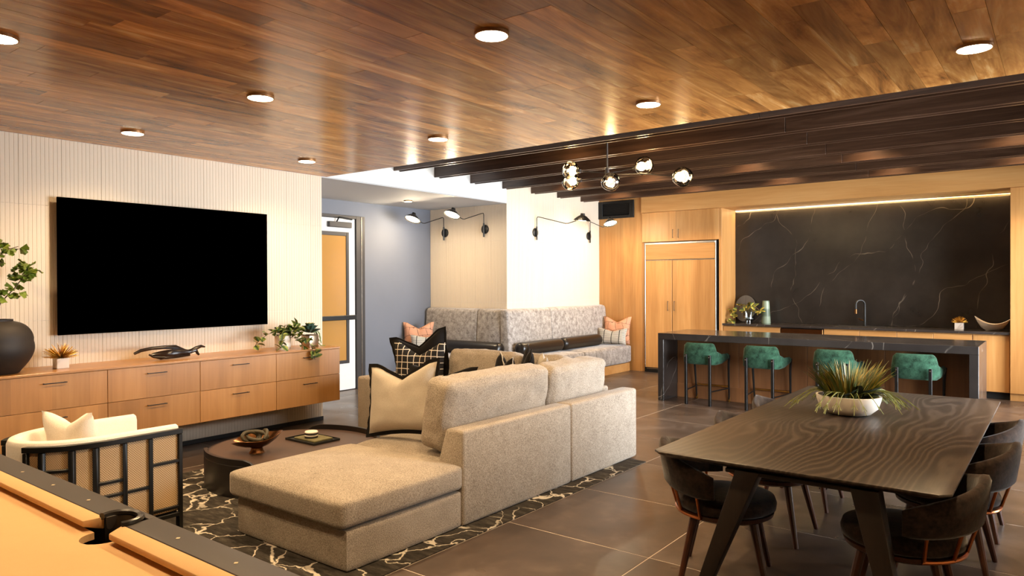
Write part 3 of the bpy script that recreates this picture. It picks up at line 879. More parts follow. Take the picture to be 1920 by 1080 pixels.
# bar stools
def make_stool():
    t = thing('bar_stool', '', 'bar stool', (0, 0, 0), 0, 'green bar stools at the island')
    # wrap-around shell: back towards -y, arms forward to +y
    def shell():
        bm = bmesh.new(); n = 22; rows = []
        for i in range(n+1):
            s_ = -1+2*i/n
            a = s_*1.62
            ex = 0.265*math.copysign(abs(math.sin(a))**0.75, a)
            ey = -0.235*math.copysign(abs(math.cos(a))**0.55, math.cos(a))
            if abs(s_) > 0.72: ey = 0.02+0.62*(abs(s_)-0.72)
            fall = max(0.0, min(1.0, (abs(s_)-0.50)/0.22)); fall = fall*fall*(3-2*fall)
            ztop = 0.835-0.155*fall
            zbot = 0.545+0.05*max(0.0, (abs(s_)-0.7)/0.3)
            nx, ny = (math.sin(a), -math.cos(a)) if abs(s_) <= 0.72 else (math.copysign(1, s_), 0)
            prof = []
            for (o_, z) in ((0.0, zbot+0.02), (0.022, zbot), (0.045, zbot+0.02), (0.05, (zbot+ztop)/2), (0.045, ztop-0.02), (0.022, ztop), (0.0, ztop-0.02), (-0.004, (zbot+ztop)/2)):
                prof.append(bm.verts.new((ex-nx*0.045+nx*o_, ey-ny*0.045+ny*o_, z)))
            rows.append(prof)
        for a_, b_ in zip(rows, rows[1:]):
            for k in range(8): bm.faces.new((a_[k], a_[(k+1) % 8], b_[(k+1) % 8], b_[k]))
        bm.faces.new(rows[0]); bm.faces.new(rows[-1][::-1])
        bmesh.ops.recalc_face_normals(bm, faces=bm.faces)
        return bm
    obj('backrest', shell(), 'velvetg', t, ang=1.2)
    obj('seat', soft(-0.215, 0.215, -0.20, 0.23, 0.575, 0.66, 0.035, 0.012, cuts=6), 'velvetg', t)
    for sx in (-1, 1):
        bm = bmesh.new()
        prism(bm, [(-0.262, 0.0), (-0.222, 0.0), (-0.238, 0.68), (-0.268, 0.68)], 0, sx*0.168-0.017, sx*0.168+0.017)
        l_ = obj('leg', bm, 'black', t, 0.003, 1)
        bm = bmesh.new(); tube(bm, [(sx*0.168, -0.262, 0.655), (sx*0.168, -0.278, 0.655)], 0.008, 8); obj('rivet', bm, 'steel', l_)
        bm = bmesh.new(); tube(bm, [(sx*0.262, 0.20, 0.655), (sx*0.245, 0.225, 0.5), (sx*0.235, 0.275, 0.0)], [0.017, 0.016, 0.011], 8)
        l_ = obj('leg', bm, 'black', t)
        bm = bmesh.new(); tube(bm, [(sx*0.235, 0.275, 0.07), (sx*0.235, 0.275, 0.001)], 0.0145, 8); obj('brass_tip', bm, 'brass', l_)
        bm = bmesh.new(); tube(bm, [(sx*0.17, -0.245, 0.19), (sx*0.236, 0.265, 0.19)], 0.009, 6); obj('side_rail', bm, 'black', t)
    bx('footrest', -0.232, 0.232, 0.255, 0.28, 0.20, 0.222, 'brass', t, 0.003)
    return t
st = make_stool()
SL = ['green velvet bar stool at the refrigerator end of the island', 'second green velvet bar stool from the refrigerator end of the island',
      'green velvet bar stool half hidden behind the grass planter', 'green velvet bar stool at the tall cabinet end of the island']
for k, x in enumerate((-3.885, -3.06, -2.19, -1.33)):
    if k == 0:
        st.location = (x, 9.36, 0); st['label'] = SL[0]
    else:
        dup(st, (x, 9.36, 0), 0, SL[k])

# chandelier
t = thing('chandelier', 'branching ceiling light with amber glass globes hung between dark beams', 'chandelier', (-4.165, 7.2, 2.90))
bm = bmesh.new(); tube(bm, [(0, 0, 0.0), (0, 0, ZU-2.90)], 0.011, 8); obj('rod', bm, 'dframe', t)
bm = bmesh.new(); lathe(bm, [(0.0, 0.628), (0.06, 0.628), (0.06, 0.65), (0, 0.65)], 20); obj('canopy', bm, 'dframe', t)
bm = bmesh.new(); lathe(bm, [(0, -0.02), (0.022, -0.02), (0.026, 0.03), (0.018, 0.075), (0, 0.075)], 14); obj('hub', bm, 'dframe', t)
def arm(pts, g):
    bm = bmesh.new(); tube(bm, pts, 0.0065, 8); obj('arm', bm, 'dframe', t)
    e = Vector(pts[-1]); d = (e-Vector(pts[-2])).normalized()
    bm = bmesh.new(); tube(bm, [e-d*0.01, e+d*0.045], [0.022, 0.028], 12); obj('socket', bm, 'dframe', t)
    c = e+d*0.13
    bm = bmesh.new(); bmesh.ops.create_uvsphere(bm, u_segments=24, v_segments=16, radius=0.108)
    for v in bm.verts:
        v.co *= 1+0.09*noise.noise(v.co*14+Vector((g, 0, 0)))
        v.co += c
    gl = obj('glass_globe', bm, 'globe', t)
    bm = bmesh.new(); bmesh.ops.create_uvsphere(bm, u_segments=14, v_segments=10, radius=0.05 if g != 2 else 0.028)
    for v in bm.verts: v.co += c-d*0.03
    obj('bulb', bm, 'bulb', gl)
    lamp('POINT', 'bulb_light', t, c, 14, (1.0, 0.72, 0.38), 0.03)
arm([(0, 0, 0.02), (-0.08, -0.03, 0.03), (-0.36, -0.02, 0.075)], 0)
arm([(0, 0, 0.0), (-0.10, 0.10, -0.01), (-0.40, 0.06, -0.02)], 1)
arm([(0, 0, 0.0), (0.04, -0.03, 0.0), (0.09, -0.10, -0.05)], 2)
arm([(0, 0, 0.02), (0.10, 0.10, 0.04), (0.26, 0.14, 0.065)], 3)
arm([(0, 0, 0.0), (0.40, 0.05, -0.02), (0.82, -0.02, -0.095)], 4)

# ================================================================== TV side
t = thing('television', 'large black flat television mounted on the fluted wall', 'television', (XT, 3.59, 1.203))
bx('screen', 0.064, 0.082, -1.052, 1.052, 0.0, 1.229, 'screen', t, 0.002)
bx('back_housing', 0.03, 0.064, -0.95, 0.95, 0.06, 1.15, 'blackm', t, 0.004)
bx('wall_mount', 0.0, 0.03, -0.4, 0.4, 0.4, 0.8, 'blackm', t, 0.002)

XF = -6.57
t = thing('media_console', 'long wall-hung maple console with two rows of drawers under television', 'console', (XT+0.0025, 3.18, 0.32))
ys = [-2.10, -1.26, -0.43, 0.41, 1.25, 2.085]
bx('top', 0.0, XF-XT+0.004, ys[0], ys[-1]+0.004, 0.592, 0.612, 'maple_top', t, 0.002)
bx('body', 0.0, XF-XT-0.022, ys[0], ys[-1], 0.0, 0.591, 'maple', t, 0.001)
for a, b in zip(ys, ys[1:]):
    for z0, z1, hz in ((0.0, 0.300, 0.235), (0.304, 0.588, 0.525)):
        d_ = bx('drawer', XF-XT-0.021, XF-XT, a+0.002, b-0.002, z0, z1, 'maple', t, 0.0015)
        h = bar_handle(d_, (XF-XT, (a+b)/2, hz), 0.17, 1, (1, 0, 0)); h.location -= d_.location

t = thing('black_vase', 'large round black ceramic vase on the maple console', 'vase', (-6.84, 2.0, 0.932))
bm = bmesh.new(); lathe(bm, [(0.16, 0), (0.17, 0.006)]+[(0.17+0.107*math.sin(PI*0.62*k/12)/math.sin(PI*0.5), 0.008+0.25*k/12) for k in range(1, 13)]+[(0.13+0.142*math.cos(PI/2*k/10), 0.26+0.16*math.sin(PI/2*k/10)) for k in range(1, 10)]+[(0.13, 0.425), (0.13, 0.44), (0.115, 0.44), (0.12, 0.41), (0.2, 0.36), (0.24, 0.2), (0.15, 0.03), (0, 0.03)], 48); obj('body', bm, 'ceramicb', t, ang=0.9)

GL = None
def ginkgo_mesh():
    bm = bmesh.new(); c = bm.verts.new((0, 0, 0)); ring = []
    n = 10
    for i in range(n+1):
        a = -1.15+2.3*i/n
        r = 0.052*(1-0.10*abs(math.sin(i*1.57)))*(0.78 if i == n//2 else 1)
        ring.append(bm.verts.new((r*math.sin(a), r*math.cos(a), 0.008*math.cos(i*1.3)-0.010*math.cos(a))))
    for a, b in zip(ring, ring[1:]): bm.faces.new((c, a, b))
    return mesh('leaf', bm, 'leafg')
GL = ginkgo_mesh()
def branch(label, pts, n, spread):
    t = thing('ginkgo_branch', label, 'branch', (-6.84, 1.955, 1.34), 0, 'ginkgo branches in the black vase')
    bm = bmesh.new(); tube(bm, pts, [0.007-0.004*i/(len(pts)-1) for i in range(len(pts))], 6); obj('stem', bm, 'stem', t)
    P_ = [Vector(p) for p in pts]
    for k in range(n):
        s_ = 0.45+0.55*(k+0.5)/n
        f = s_*(len(P_)-1); i = min(int(f), len(P_)-2); q = P_[i].lerp(P_[i+1], f-i)
        d = Vector((random.uniform(-0.2, 0.9), random.uniform(-1, 1), random.uniform(-0.7, 1)))
        o_ = q+d.normalized()*random.uniform(0.01, spread)
        put_leaf(GL, 'leaf', t, o_, d, random.uniform(-0.9, 0.9), random.uniform(0.9, 1.4))
branch('ginkgo branch with dense green leaves reaching toward the television', [(0, 0.0, -0.35), (0, 0.03, 0.0), (-0.02, 0.10, 0.17), (-0.01, 0.19, 0.28), (0.0, 0.27, 0.40), (0.0, 0.29, 0.46)], 44, 0.07)
branch('upright ginkgo branch with few leaves and a forked tip', [(0, -0.02, -0.35), (-0.02, -0.03, 0.05), (-0.03, 0.0, 0.35), (-0.02, 0.06, 0.52), (0.0, 0.14, 0.60), (0.0, 0.22, 0.63)], 14, 0.04)
branch('tall ginkgo branch rising from the vase beside the picture edge', [(0, -0.05, -0.35), (0.02, -0.08, 0.1), (0.02, -0.03, 0.4), (0.0, 0.04, 0.55), (0.0, 0.08, 0.62)], 14, 0.06)

spiky((-6.84, 2.485, 0.932), 'gold spiked ornament on white cube beside the black vase', 0.048, 0.088, 0.145, 0.85, 0.0, 150)

# driftwood
t = thing('driftwood_sculpture', 'polished dark driftwood sculpture lying under the television', 'sculpture', (-6.82, 3.41, 0.938))
bm = bmesh.new(); tube(bm, [(0.0, -0.16, 0.045), (0.02, -0.08, 0.04), (0.02, 0.02, 0.045), (0.0, 0.12, 0.05), (0, 0.2, 0.05), (0, 0.27, 0.065)], [0.02, 0.04, 0.045, 0.04, 0.022, 0.02], 10)
for v in bm.verts: v.co += Vector((0, 0, 0.012*noise.noise(v.co*22)))
obj('trunk', bm, 'driftw', t)
bm = bmesh.new(); tube(bm, [(0.0, -0.32, 0.07), (0, -0.26, 0.095), (0, -0.16, 0.108), (0, -0.05, 0.11), (0.0, 0.07, 0.105), (0, 0.16, 0.065)], [0.012, 0.016, 0.016, 0.018, 0.02, 0.016], 8); obj('upper_limb', bm, 'driftw', t)
bm = bmesh.new(); tube(bm, [(0.03, -0.20, 0.055), (0.04, -0.16, 0.03), (0.05, -0.05, 0.014), (0.04, 0.08, 0.016), (0.02, 0.2, 0.02)], [0.008, 0.012, 0.014, 0.014, 0.012], 8); obj('lower_limb', bm, 'driftw', t)
bm = bmesh.new(); tube(bm, [(0, 0.22, 0.05), (0, 0.28, 0.08), (0, 0.33, 0.095), (0, 0.37, 0.085)], [0.022, 0.02, 0.014, 0.007], 8); tube(bm, [(0, 0.27, 0.07), (0.01, 0.285, 0.03), (0.01, 0.30, 0.012)], [0.016, 0.014, 0.01], 8); obj('fork', bm, 'driftw', t)

# trailing plant
t = thing('white_planter', 'round white ribbed plant pot on the console end', 'plant pot', (-6.83, 4.69, 0.932))
bm = bmesh.new(); lathe(bm, [(0.075, 0), (0.078, 0.02), (0.083, 0.022), (0.088, 0.15), (0.08, 0.15), (0.075, 0.12), (0, 0.12)], 36); obj('pot', bm, 'whitec', t)
bm = bmesh.new(); lathe(bm, [(0, 0.121), (0.074, 0.121), (0.074, 0.13), (0, 0.135)], 20); obj('soil', bm, 'stem', t)
pl = thing('trailing_plant', 'leafy variegated plant trailing over the console from white pot', 'plant', (-6.83, 4.69, 1.06))
LV = leaf_mesh('leaf', 'varleaf', 0.085, 0.031, 0.35, 0.7)
vines = [[(0, 0, 0), (0.02, -0.10, 0.07), (0.05, -0.22, 0.05), (0.06, -0.33, -0.01), (0.06, -0.38, -0.06)],
         [(0, 0, 0), (0.08, -0.07, 0.05), (0.16, -0.12, -0.01), (0.19, -0.15, -0.07), (0.20, -0.16, -0.10)],
         [(0, 0, 0), (0.10, 0.06, 0.07), (0.20, 0.13, 0.02), (0.262, 0.17, -0.08), (0.287, 0.20, -0.17), (0.287, 0.21, -0.24)],
         [(0, 0, 0), (0.06, 0.08, 0.10), (0.10, 0.13, 0.10), (0.13, 0.16, 0.05)],
         [(0, 0, 0), (0.0, 0.02, 0.08), (0.02, 0.05, 0.13)],
         [(0, 0, 0), (0.02, -0.05, 0.09), (0.04, -0.08, 0.13)],
         [(0, 0, 0), (0.04, 0.09, 0.08), (0.04, 0.15, 0.13)],
         [(0, 0, 0), (0.14, 0.05, 0.0), (0.20, 0.10, -0.06), (0.22, 0.12, -0.10)]]
for pts in vines:
    bm = bmesh.new(); tube(bm, pts, 0.0028, 5); obj('vine', bm, 'stem', pl)
    P_ = [Vector(p) for p in pts]
    for i in range(1, len(P_)):
        for k in range(4):
            q = P_[i-1].lerp(P_[i], (k+1)/4)
            d = Vector((random.uniform(-0.2, 1), random.uniform(-1, 1), random.uniform(-0.6, 0.9)))
            put_leaf(LV, 'leaf', pl, q, d, random.uniform(-0.8, 0.8), random.uniform(0.7, 1.15))
for k in range(16):
    a = k*0.9; d = Vector((math.cos(a), math.sin(a), 0.5+0.4*random.random()))
    put_leaf(LV, 'leaf', pl, Vector((0.02*math.cos(a), 0.02*math.sin(a), 0.02+0.004*k)), d, random.uniform(-0.5, 0.5), random.uniform(1.0, 1.35))

t = thing('silver_planter', 'square hammered silver plant pot at the console corner', 'plant pot', (-6.79, 5.02, 0.932), 0.12)
bm = bmesh.new(); prism(bm, [(-0.068, -0.068), (0.068, -0.068), (0.068, 0.068), (-0.068, 0.068)], 2, 0.0, 0.135); obj('pot', bm, 'silver', t, 0.004)
bx('soil', -0.062, 0.062, -0.062, 0.062, 0.1355, 0.142, 'stem', t, 0)
pl = thing('succulent', 'dark green rosette succulent with yellow heart and trailing string', 'plant', (-6.79, 5.02, 1.076))
LS = leaf_mesh('petal', 'succ', 0.10, 0.036, 0.6, -0.9)
LY = leaf_mesh('petal', 'succy', 0.075, 0.028, 0.6, -1.2)
for ring, n, el, sc in ((0, 10, 0.12, 1.15), (1, 9, 0.45, 1.0), (2, 7, 0.8, 0.85)):
    for k in range(n):
        a = 2*PI*(k+0.5*ring)/n
        put_leaf(LS, 'petal', pl, (0.012*math.cos(a), 0.012*math.sin(a), 0.02+0.018*ring), (math.cos(a)*math.cos(el), math.sin(a)*math.cos(el), math.sin(el)), 0, sc)
for k in range(7):
    a = 2*PI*k/7
    put_leaf(LY, 'petal', pl, (0.006*math.cos(a), 0.006*math.sin(a), 0.066), (0.8*math.cos(a), 0.8*math.sin(a), 0.75), 0, 1.0)
bm = bmesh.new()
for k in range(9):
    y0 = 0.06+0.045*random.random(); x0 = 0.03*random.uniform(-1, 1.5); L = random.uniform(0.09, 0.135)
    pts = [(x0*0.5, 0.03, 0.02), (x0, y0, 0.03)]+[(x0+0.006*math.sin(i*2+k), y0+0.018+0.003*i, 0.02-L*i/7) for i in range(1, 8)]
    tube(bm, pts, 0.0045, 5)
tube(bm, [(0.02, 0.10, -0.10), (0.03, 0.13, -0.135), (0.04, 0.18, -0.137)], 0.005, 5)
o = obj('string_strands', bm, 'trailg', pl); o['kind'] = 'stuff'

# ================================================================== banquette
t1 = thing('banquette', 'grey chenille banquette run along the bright pier side to the wood wall', 'banquette', (XT, 10.1, 0))
t2 = thing('banquette', 'grey chenille banquette run between the grey wall and pier corner', 'banquette', (-8.0, YP, 0))
def run(o, t):
    o.parent = t; o.location = o.location-t.location; return o
YB = YP-0.003
def back_panel(y0=None, y1=None, x0=None, x1=None):
    th0, th1 = 0.20, 0.13
    bm = bmesh.new()
    if y0 is not None:       # along y against the pier's right face
        prism(bm, [(XT+0.0025, 0.50), (XT+th0, 0.50), (XT+th1+0.02, 1.19), (XT+th1-0.02, 1.225), (XT+0.0025, 1.235)], 1, y0, y1)
    else:
        prism(bm, [(YB, 0.50), (YB-th0, 0.50), (YB-th1-0.02, 1.19), (YB-th1+0.02, 1.225), (YB, 1.235)], 0, x0, x1)
    return bm
for a, b in ((8.90, 10.12), (10.125, 11.985)):
    run(obj('back_cushion', back_panel(y0=a, y1=b), 'chen', None, 0.03, 3), t1)
for a, b in ((-8.80, -7.63), (-7.625, XT-0.002)):
    run(obj('back_cushion', back_panel(x0=a, x1=b), 'chen', None, 0.03, 3), t2)
for a, b in ((8.32, 10.32), (10.325, 11.97)):
    run(obj('seat_cushion', soft(XT+0.01, -6.40, a, b, 0.16, 0.49, 0.05, 0.008, cuts=8), 'chen', None), t1)
run(obj('seat_cushion', soft(-8.80, -7.118, 8.33, YP-0.01, 0.16, 0.49, 0.05, 0.008, cuts=8), 'chen', None), t2)
run(bx('plinth', XT+0.01, -6.44, 8.4, 11.95, 0.0, 0.155, 'kmaple_h', None, 0.002), t1)
run(bx('plinth', -8.80, XT-0.002, 8.4, YP-0.02, 0.0, 0.155, 'kmaple_h', None, 0.002), t2)

def bolster(p0, p1, r, label):
    bm = bmesh.new(); a = Vector(p0); b = Vector(p1); d = (b-a).normalized(); L = (b-a).length
    st_ = [(0, 0.3*r), (0.005, 0.55*r), (0.02, 0.85*r), (0.05, r), (0.10, 1.02*r)]
    pts = [a+d*s_ for s_, _ in st_]+[a+d*L*k/8 for k in range(1, 8)]+[b-d*s_ for s_, _ in reversed(st_)]
    rad = [q for _, q in st_]+[r*(1.02+0.01*math.sin(k*2)) for k in range(1, 8)]+[q for _, q in reversed(st_)]
    tube(bm, pts, rad, 20)
    o = obj('bolster', bm, 'leather', None, ang=1.0)
    c = (a+b)/2
    o.data.transform(Matrix.Translation(-c)); o.location = c
    return tag(o, label, 'bolster', 'black leather bolsters on the banquette')
bolster((-8.30, 8.77, 0.607), (-6.98, 8.77, 0.607), 0.105, 'black leather bolster on the banquette side facing the sofa')
bolster((-6.79, 8.95, 0.607), (-6.79, 10.14, 0.607), 0.105, 'black leather bolster at the banquette corner below the window-lit wall')
bolster((-6.79, 10.16, 0.607), (-6.79, 11.42, 0.607), 0.105, 'black leather bolster touching the striped pillow by wood wall')

def throw(name, label, w, h, th, mat, loc, rz, tilt=-0.25, roll=0.0, chop=0.08, flange=None, group='throw pillows', seed=0.0, fw_=0.035):
    o = obj(name, pillow_bm(w, h, th, chop, seed=seed), mat, None, ang=1.2)
    o.location = loc; o.rotation_euler = (tilt, roll, rz)
    tag(o, label, 'pillow', group)
    if flange: obj('flange', flange_bm(w, h, chop, fw_), flange, o)
    return o
G2 = 'pillows on the banquette'
throw('throw_pillow', 'terracotta line-print pillow against the grey recess wall', 0.52, 0.50, 0.15, 'terra', (-8.57, 8.52, 0.508), 0.74, -0.14, chop=0.09, group=G2)
throw('lumbar_pillow', 'grey striped lumbar pillow in front of terracotta pillow by grey wall', 0.52, 0.30, 0.12, 'stripe', (-8.33, 8.44, 0.508), 0.62, -0.22, chop=0.03, group=G2)
throw('throw_pillow', 'terracotta line-print pillow against the wood wall', 0.55, 0.52, 0.15, 'terra', (-6.65, 11.80, 0.508), 0.15, -0.20, chop=0.09, group=G2, seed=3)
throw('lumbar_pillow', 'grey striped lumbar pillow in front of terracotta pillow by wood wall', 0.58, 0.31, 0.12, 'stripe', (-6.63, 11.60, 0.508), 0.12, -0.25, chop=0.05, group=G2, seed=4)

# wall lamps
def wall_lamp(label, base, rz, swing, lit=1.0, tilt=0.16):
    """swing-arm wall lamp; local +x points out of the wall"""
    t = thing('wall_lamp', label, 'wall lamp', base, rz, 'swing-arm wall lamps')
    bm = bmesh.new(); lathe(bm, [(0, 0), (0.075, 0), (0.075, 0.018), (0.06, 0.026), (0, 0.026)], 24)
    bmesh.ops.rotate(bm, verts=bm.verts, cent=(0, 0, 0), matrix=Matrix.Rotation(PI/2, 3, 'Y')); obj('wall_plate', bm, 'black', t)
    bm = bmesh.new(); tube(bm, [(0.04, 0, -0.13), (0.04, 0, 0.10)], 0.013, 8); obj('holder', bm, 'black', t)
    d = Vector((math.cos(swing), math.sin(swing), 0))
    o_ = Vector((0.04, 0, 0))
    pts = [o_+Vector((0, 0, 0.08)), o_+Vector((0, 0, 0.24)), o_+d*0.015+Vector((0, 0, 0.262)), o_+d*0.05+Vector((0, 0, 0.258)), o_+d*0.55+Vector((0, 0, 0.125)), o_+d*0.60+Vector((0, 0, 0.125)), o_+d*0.76+Vector((0, 0, 0.165))]
    bm = bmesh.new(); tube(bm, pts, 0.007, 8); obj('swing_arm', bm, 'black', t)
    c = o_+d*0.86+Vector((0, 0, 0.20))
    bm = bmesh.new(); lathe(bm, [(0.0, 0.085), (0.035, 0.085), (0.04, 0.05), (0.075, 0.03), (0.13, -0.02), (0.150, -0.05), (0.146, -0.05), (0.12, -0.018), (0.06, 0.02), (0, 0.03)], 28)
    bmesh.ops.scale(bm, verts=bm.verts, vec=(1.0, 0.8, 0.9))
    m_ = Matrix.Rotation(swing, 3, 'Z') @ Matrix.Rotation(tilt, 3, 'Y')
    bmesh.ops.rotate(bm, verts=bm.verts, cent=(0, 0, 0), matrix=m_)
    bmesh.ops.translate(bm, verts=bm.verts, vec=c)
    sh = obj('lamp_shade', bm, 'black', t)
    bm = bmesh.new(); lathe(bm, [(0, -0.010), (0.125, -0.026), (0.125, -0.034), (0.06, -0.048), (0, -0.052)], 24)
    bmesh.ops.scale(bm, verts=bm.verts, vec=(1.0, 0.8, 0.9))
    bmesh.ops.rotate(bm, verts=bm.verts, cent=(0, 0, 0), matrix=m_)
    bmesh.ops.translate(bm, verts=bm.verts, vec=c)
    obj('bulb', bm, 'bulb', sh)
    lamp('POINT', 'lamp_light', t, c+m_ @ Vector((0, 0, -0.075)), 24*lit, (1.0, 0.80, 0.55), 0.05)
    return t
wall_lamp('lit black swing-arm wall lamp over the banquette, nearest the grey wall', (-8.477, YP, 2.527), -PI/2, 0.14, 1.0, -0.38)
wall_lamp('lit black swing-arm wall lamp over the banquette beside the pier corner', (-7.574, YP, 2.546), -PI/2, 0.10, 1.0, -0.38)
wall_lamp('black swing-arm wall lamp on the bright side of the pier', (XT, 9.87, 2.515), 0, 0.10, 0.35, 0.12)
wall_lamp('black swing-arm wall lamp on the pier beside the wood wall', (XT, 11.60, 2.54), 0, -0.60, 1.0, -0.30)

# ================================================================== lounge
bm = box(bmesh.new(), -1.515, 1.515, -2.115, 2.115, 0.0, 0.009)
o = obj('area_rug', bm, 'rug', None, 0.003, 1, loc=(-4.545, 3.815, 0.0005))
tag(o, 'dark rug with white cracked-earth lines under the sofa', 'rug')

t = thing('sectional_sofa', 'taupe L-shaped sectional sofa with open chaise end', 'sofa', (0, 0, 0.010))
XB = -3.19
obj('chaise_base', soft(-4.315, -3.20, 2.605, 3.585, 0.0, 0.245, 0.022, cuts=8), 'sofa', t)
obj('chaise_cushion', soft(-4.36, -3.195, 2.565, 3.60, 0.247, 0.415, 0.036, 0.045, cuts=18, bulge=0.012), 'sofa', t, ang=1.2)
def backrest(y0, y1):
    bm = bmesh.new()
    prism(bm, [(XB, 0.0), (XB, 0.645), (XB-0.165, 0.645), (XB-0.30, 0.22), (XB-0.30, 0.0)], 1, y0, y1)
    return bm
obj('backrest_frame', backrest(3.588, 4.925), 'sofa', t, 0.025, 3)
obj('backrest_frame', backrest(4.930, 6.060), 'sofa', t, 0.025, 3)
bm = bmesh.new(); prism(bm, [(6.055, 0.0), (6.055, 0.645), (5.895, 0.645), (5.80, 0.22), (5.80, 0.0)], 0, -6.03, XB-0.30); obj('backrest_frame', bm, 'sofa', t, 0.025, 3)
bm = bmesh.new(); prism(bm, [(-6.03, 0.0), (-5.80, 0.0), (-5.80, 0.645), (-6.03, 0.645)], 1, 5.06, 6.055); obj('arm', bm, 'sofa', t, 0.03, 3)
bx('seat_base', -4.315, XB-0.30, 3.588, 5.05, 0.0, 0.245, 'sofa', t, 0.02, 2)
bx('seat_base', -5.80, XB-0.30, 5.06, 5.80, 0.0, 0.245, 'sofa', t, 0.02, 2)
obj('seat_cushion', soft(-4.36, XB-0.26, 3.604, 5.03, 0.247, 0.415, 0.05, 0.03, cuts=10), 'sofa', t, ang=1.2)
obj('seat_cushion', soft(-4.36, XB-0.26, 5.035, 5.84, 0.247, 0.415, 0.05, 0.02, cuts=10), 'sofa', t, ang=1.2)
obj('seat_cushion', soft(-5.79, -4.365, 5.03, 5.84, 0.247, 0.415, 0.05, 0.02, cuts=10), 'sofa', t, ang=1.2)

def back_cushion(name, label, w, h, th, loc, rz, tilt, seed):
    o = obj(name, soft(-w/2, w/2, -th/2, th/2, 0.0, h, 0.062, 0.012, 0.011, 20, 0.022, seed), 'sofa', None, ang=1.3)
    o.location = loc; o.rotation_euler = (tilt, 0, rz)
    return tag(o, label, 'cushion', 'loose back cushions of the sectional')
back_cushion('back_cushion', 'wide loose back cushion rising behind the sofa beside the chaise', 1.25, 0.51, 0.25, (-3.565, 4.275, 0.462), -PI/2, -0.16, 1.0)
back_cushion('back_cushion', 'loose back cushion at the sofa corner nearest the dining table', 0.88, 0.50, 0.24, (-3.565, 5.40, 0.456), -PI/2, -0.16, 5.0)
back_cushion('back_cushion', 'loose back cushion on the far sofa wing in front of bolsters', 0.92, 0.49, 0.22, (-4.77, 5.69, 0.456), 0, -0.16, 9.0)
back_cushion('back_cushion', 'loose back cushion wedged in the inner corner of far wing', 0.52, 0.49, 0.22, (-4.00, 5.69, 0.456), 0, -0.16, 13.0)

throw('throw_pillow', 'large beige linen pillow with black border beside the chaise', 0.66, 0.53, 0.20, 'linen', (-4.03, 3.82, 0.50), 0.14, -0.20, -0.12, 0.10, 'velvetb', seed=1, fw_=0.028)
throw('throw_pillow', 'big black velvet pillow standing in the arm corner behind the check pillow', 0.64, 0.56, 0.15, 'velvetb', (-5.50, 5.575, 0.55), 0.42, -0.08, -0.20, 0.13, 'velvetb', seed=2, fw_=0.02)
throw('throw_pillow', 'black pillow with white windowpane check beside the sofa arm', 0.60, 0.57, 0.14, 'grid', (-5.43, 5.40, 0.458), 0.38, -0.06, 0.0, 0.12, seed=4)
throw('throw_pillow', 'low black lumbar pillow lying before the check pillow', 0.78, 0.37, 0.13, 'velvetb', (-4.99, 5.24, 0.456), 0.34, -0.30, 0.0, 0.10, None, seed=5)
throw('throw_pillow', 'black velvet pillow with thin beige border leaning in the sofa corner', 0.50, 0.50, 0.15, 'velvetb', (-4.28, 5.37, 0.456), -0.65, -0.10, 0.0, 0.12, 'linen', seed=6, fw_=0.012)
throw('throw_pillow', 'tall black pointed pillow in the inner sofa corner', 0.52, 0.60, 0.12, 'velvetb', (-3.97, 5.29, 0.456), -0.88, -0.12, 0.0, 0.14, 'velvetb', seed=7, fw_=0.012)
throw('throw_pillow', 'beige linen pillow behind the tall black corner pillow', 0.40, 0.54, 0.10, 'linen', (-3.85, 5.37, 0.456), -0.85, -0.12, 0.0, 0.03, None, seed=8)

# coffee table
CTX, CTY = -5.22, 3.70
t = thing('coffee_table', 'round espresso drum coffee table with two raised lips', 'coffee table', (CTX, CTY, 0.010))
RT = 0.72
bm = bmesh.new(); lathe(bm, [(RT, 0.0), (RT, 0.245), (RT-0.004, 0.25), (RT-0.03, 0.25), (RT-0.03, 0.0)], 72); obj('drum', bm, 'dtable', t)
bm = bmesh.new(); lathe(bm, [(0, 0.235), (RT-0.031, 0.235), (RT-0.031, 0.252), (0, 0.252)], 72); obj('table_top', bm, plain('espresso_top', '#4b3a32', 0.38), t)
for a0, a1 in ((-2.25, -1.05), (0.85, 2.35)):
    bm = bmesh.new(); rows = []; n = 28
    for i in range(n+1):
        s_ = i/n; a = a0+(a1-a0)*s_
        hgt = 0.045*min(1.0, min(s_, 1-s_)*9)**0.5+0.001
        rows.append([bm.verts.new((r_*math.cos(a), r_*math.sin(a), z)) for r_, z in ((RT, 0.2505), (RT, 0.2505+hgt), (RT-0.026, 0.2505+hgt), (RT-0.026, 0.2505))])
    for p, q in zip(rows, rows[1:]):
        for k in range(4): bm.faces.new((p[k], p[(k+1) % 4], q[(k+1) % 4], q[k]))
    bm.faces.new(rows[0]); bm.faces.new(rows[-1][::-1]); bmesh.ops.recalc_face_normals(bm, faces=bm.faces)
    obj('raised_lip', bm, 'dtable', t)
ZT = 0.2630
t = thing('bronze_bowl', 'footed bronze bowl with folded sides on the coffee table', 'bowl', (-5.26, 3.36, ZT), 0.75)
bm = bmesh.new(); lathe(bm, [(0, 0), (0.065, 0), (0.05, 0.02), (0.045, 0.04), (0.06, 0.055), (0, 0.055)], 24); obj('foot', bm, 'bronze', t)
bm = bmesh.new(); rings = []
for s_, z in ((0.22, 0.048), (0.5, 0.06), (0.78, 0.09), (1.0, 0.128), (0.97, 0.131), (0.74, 0.097), (0.46, 0.068), (0.15, 0.06)):
    ring = []
    for i in range(36):
        a = 2*PI*i/36
        ring.append(bm.verts.new((0.205*s_*math.cos(a), 0.15*s_*math.sin(a), z+0.045*s_*s_*(math.cos(a)**3+0.3*math.sin(a)))))
    rings.append(ring)
for a, b in zip(rings, rings[1:]):
    for i in range(36): bm.faces.new((a[i], a[(i+1) % 36], b[(i+1) % 36], b[i]))
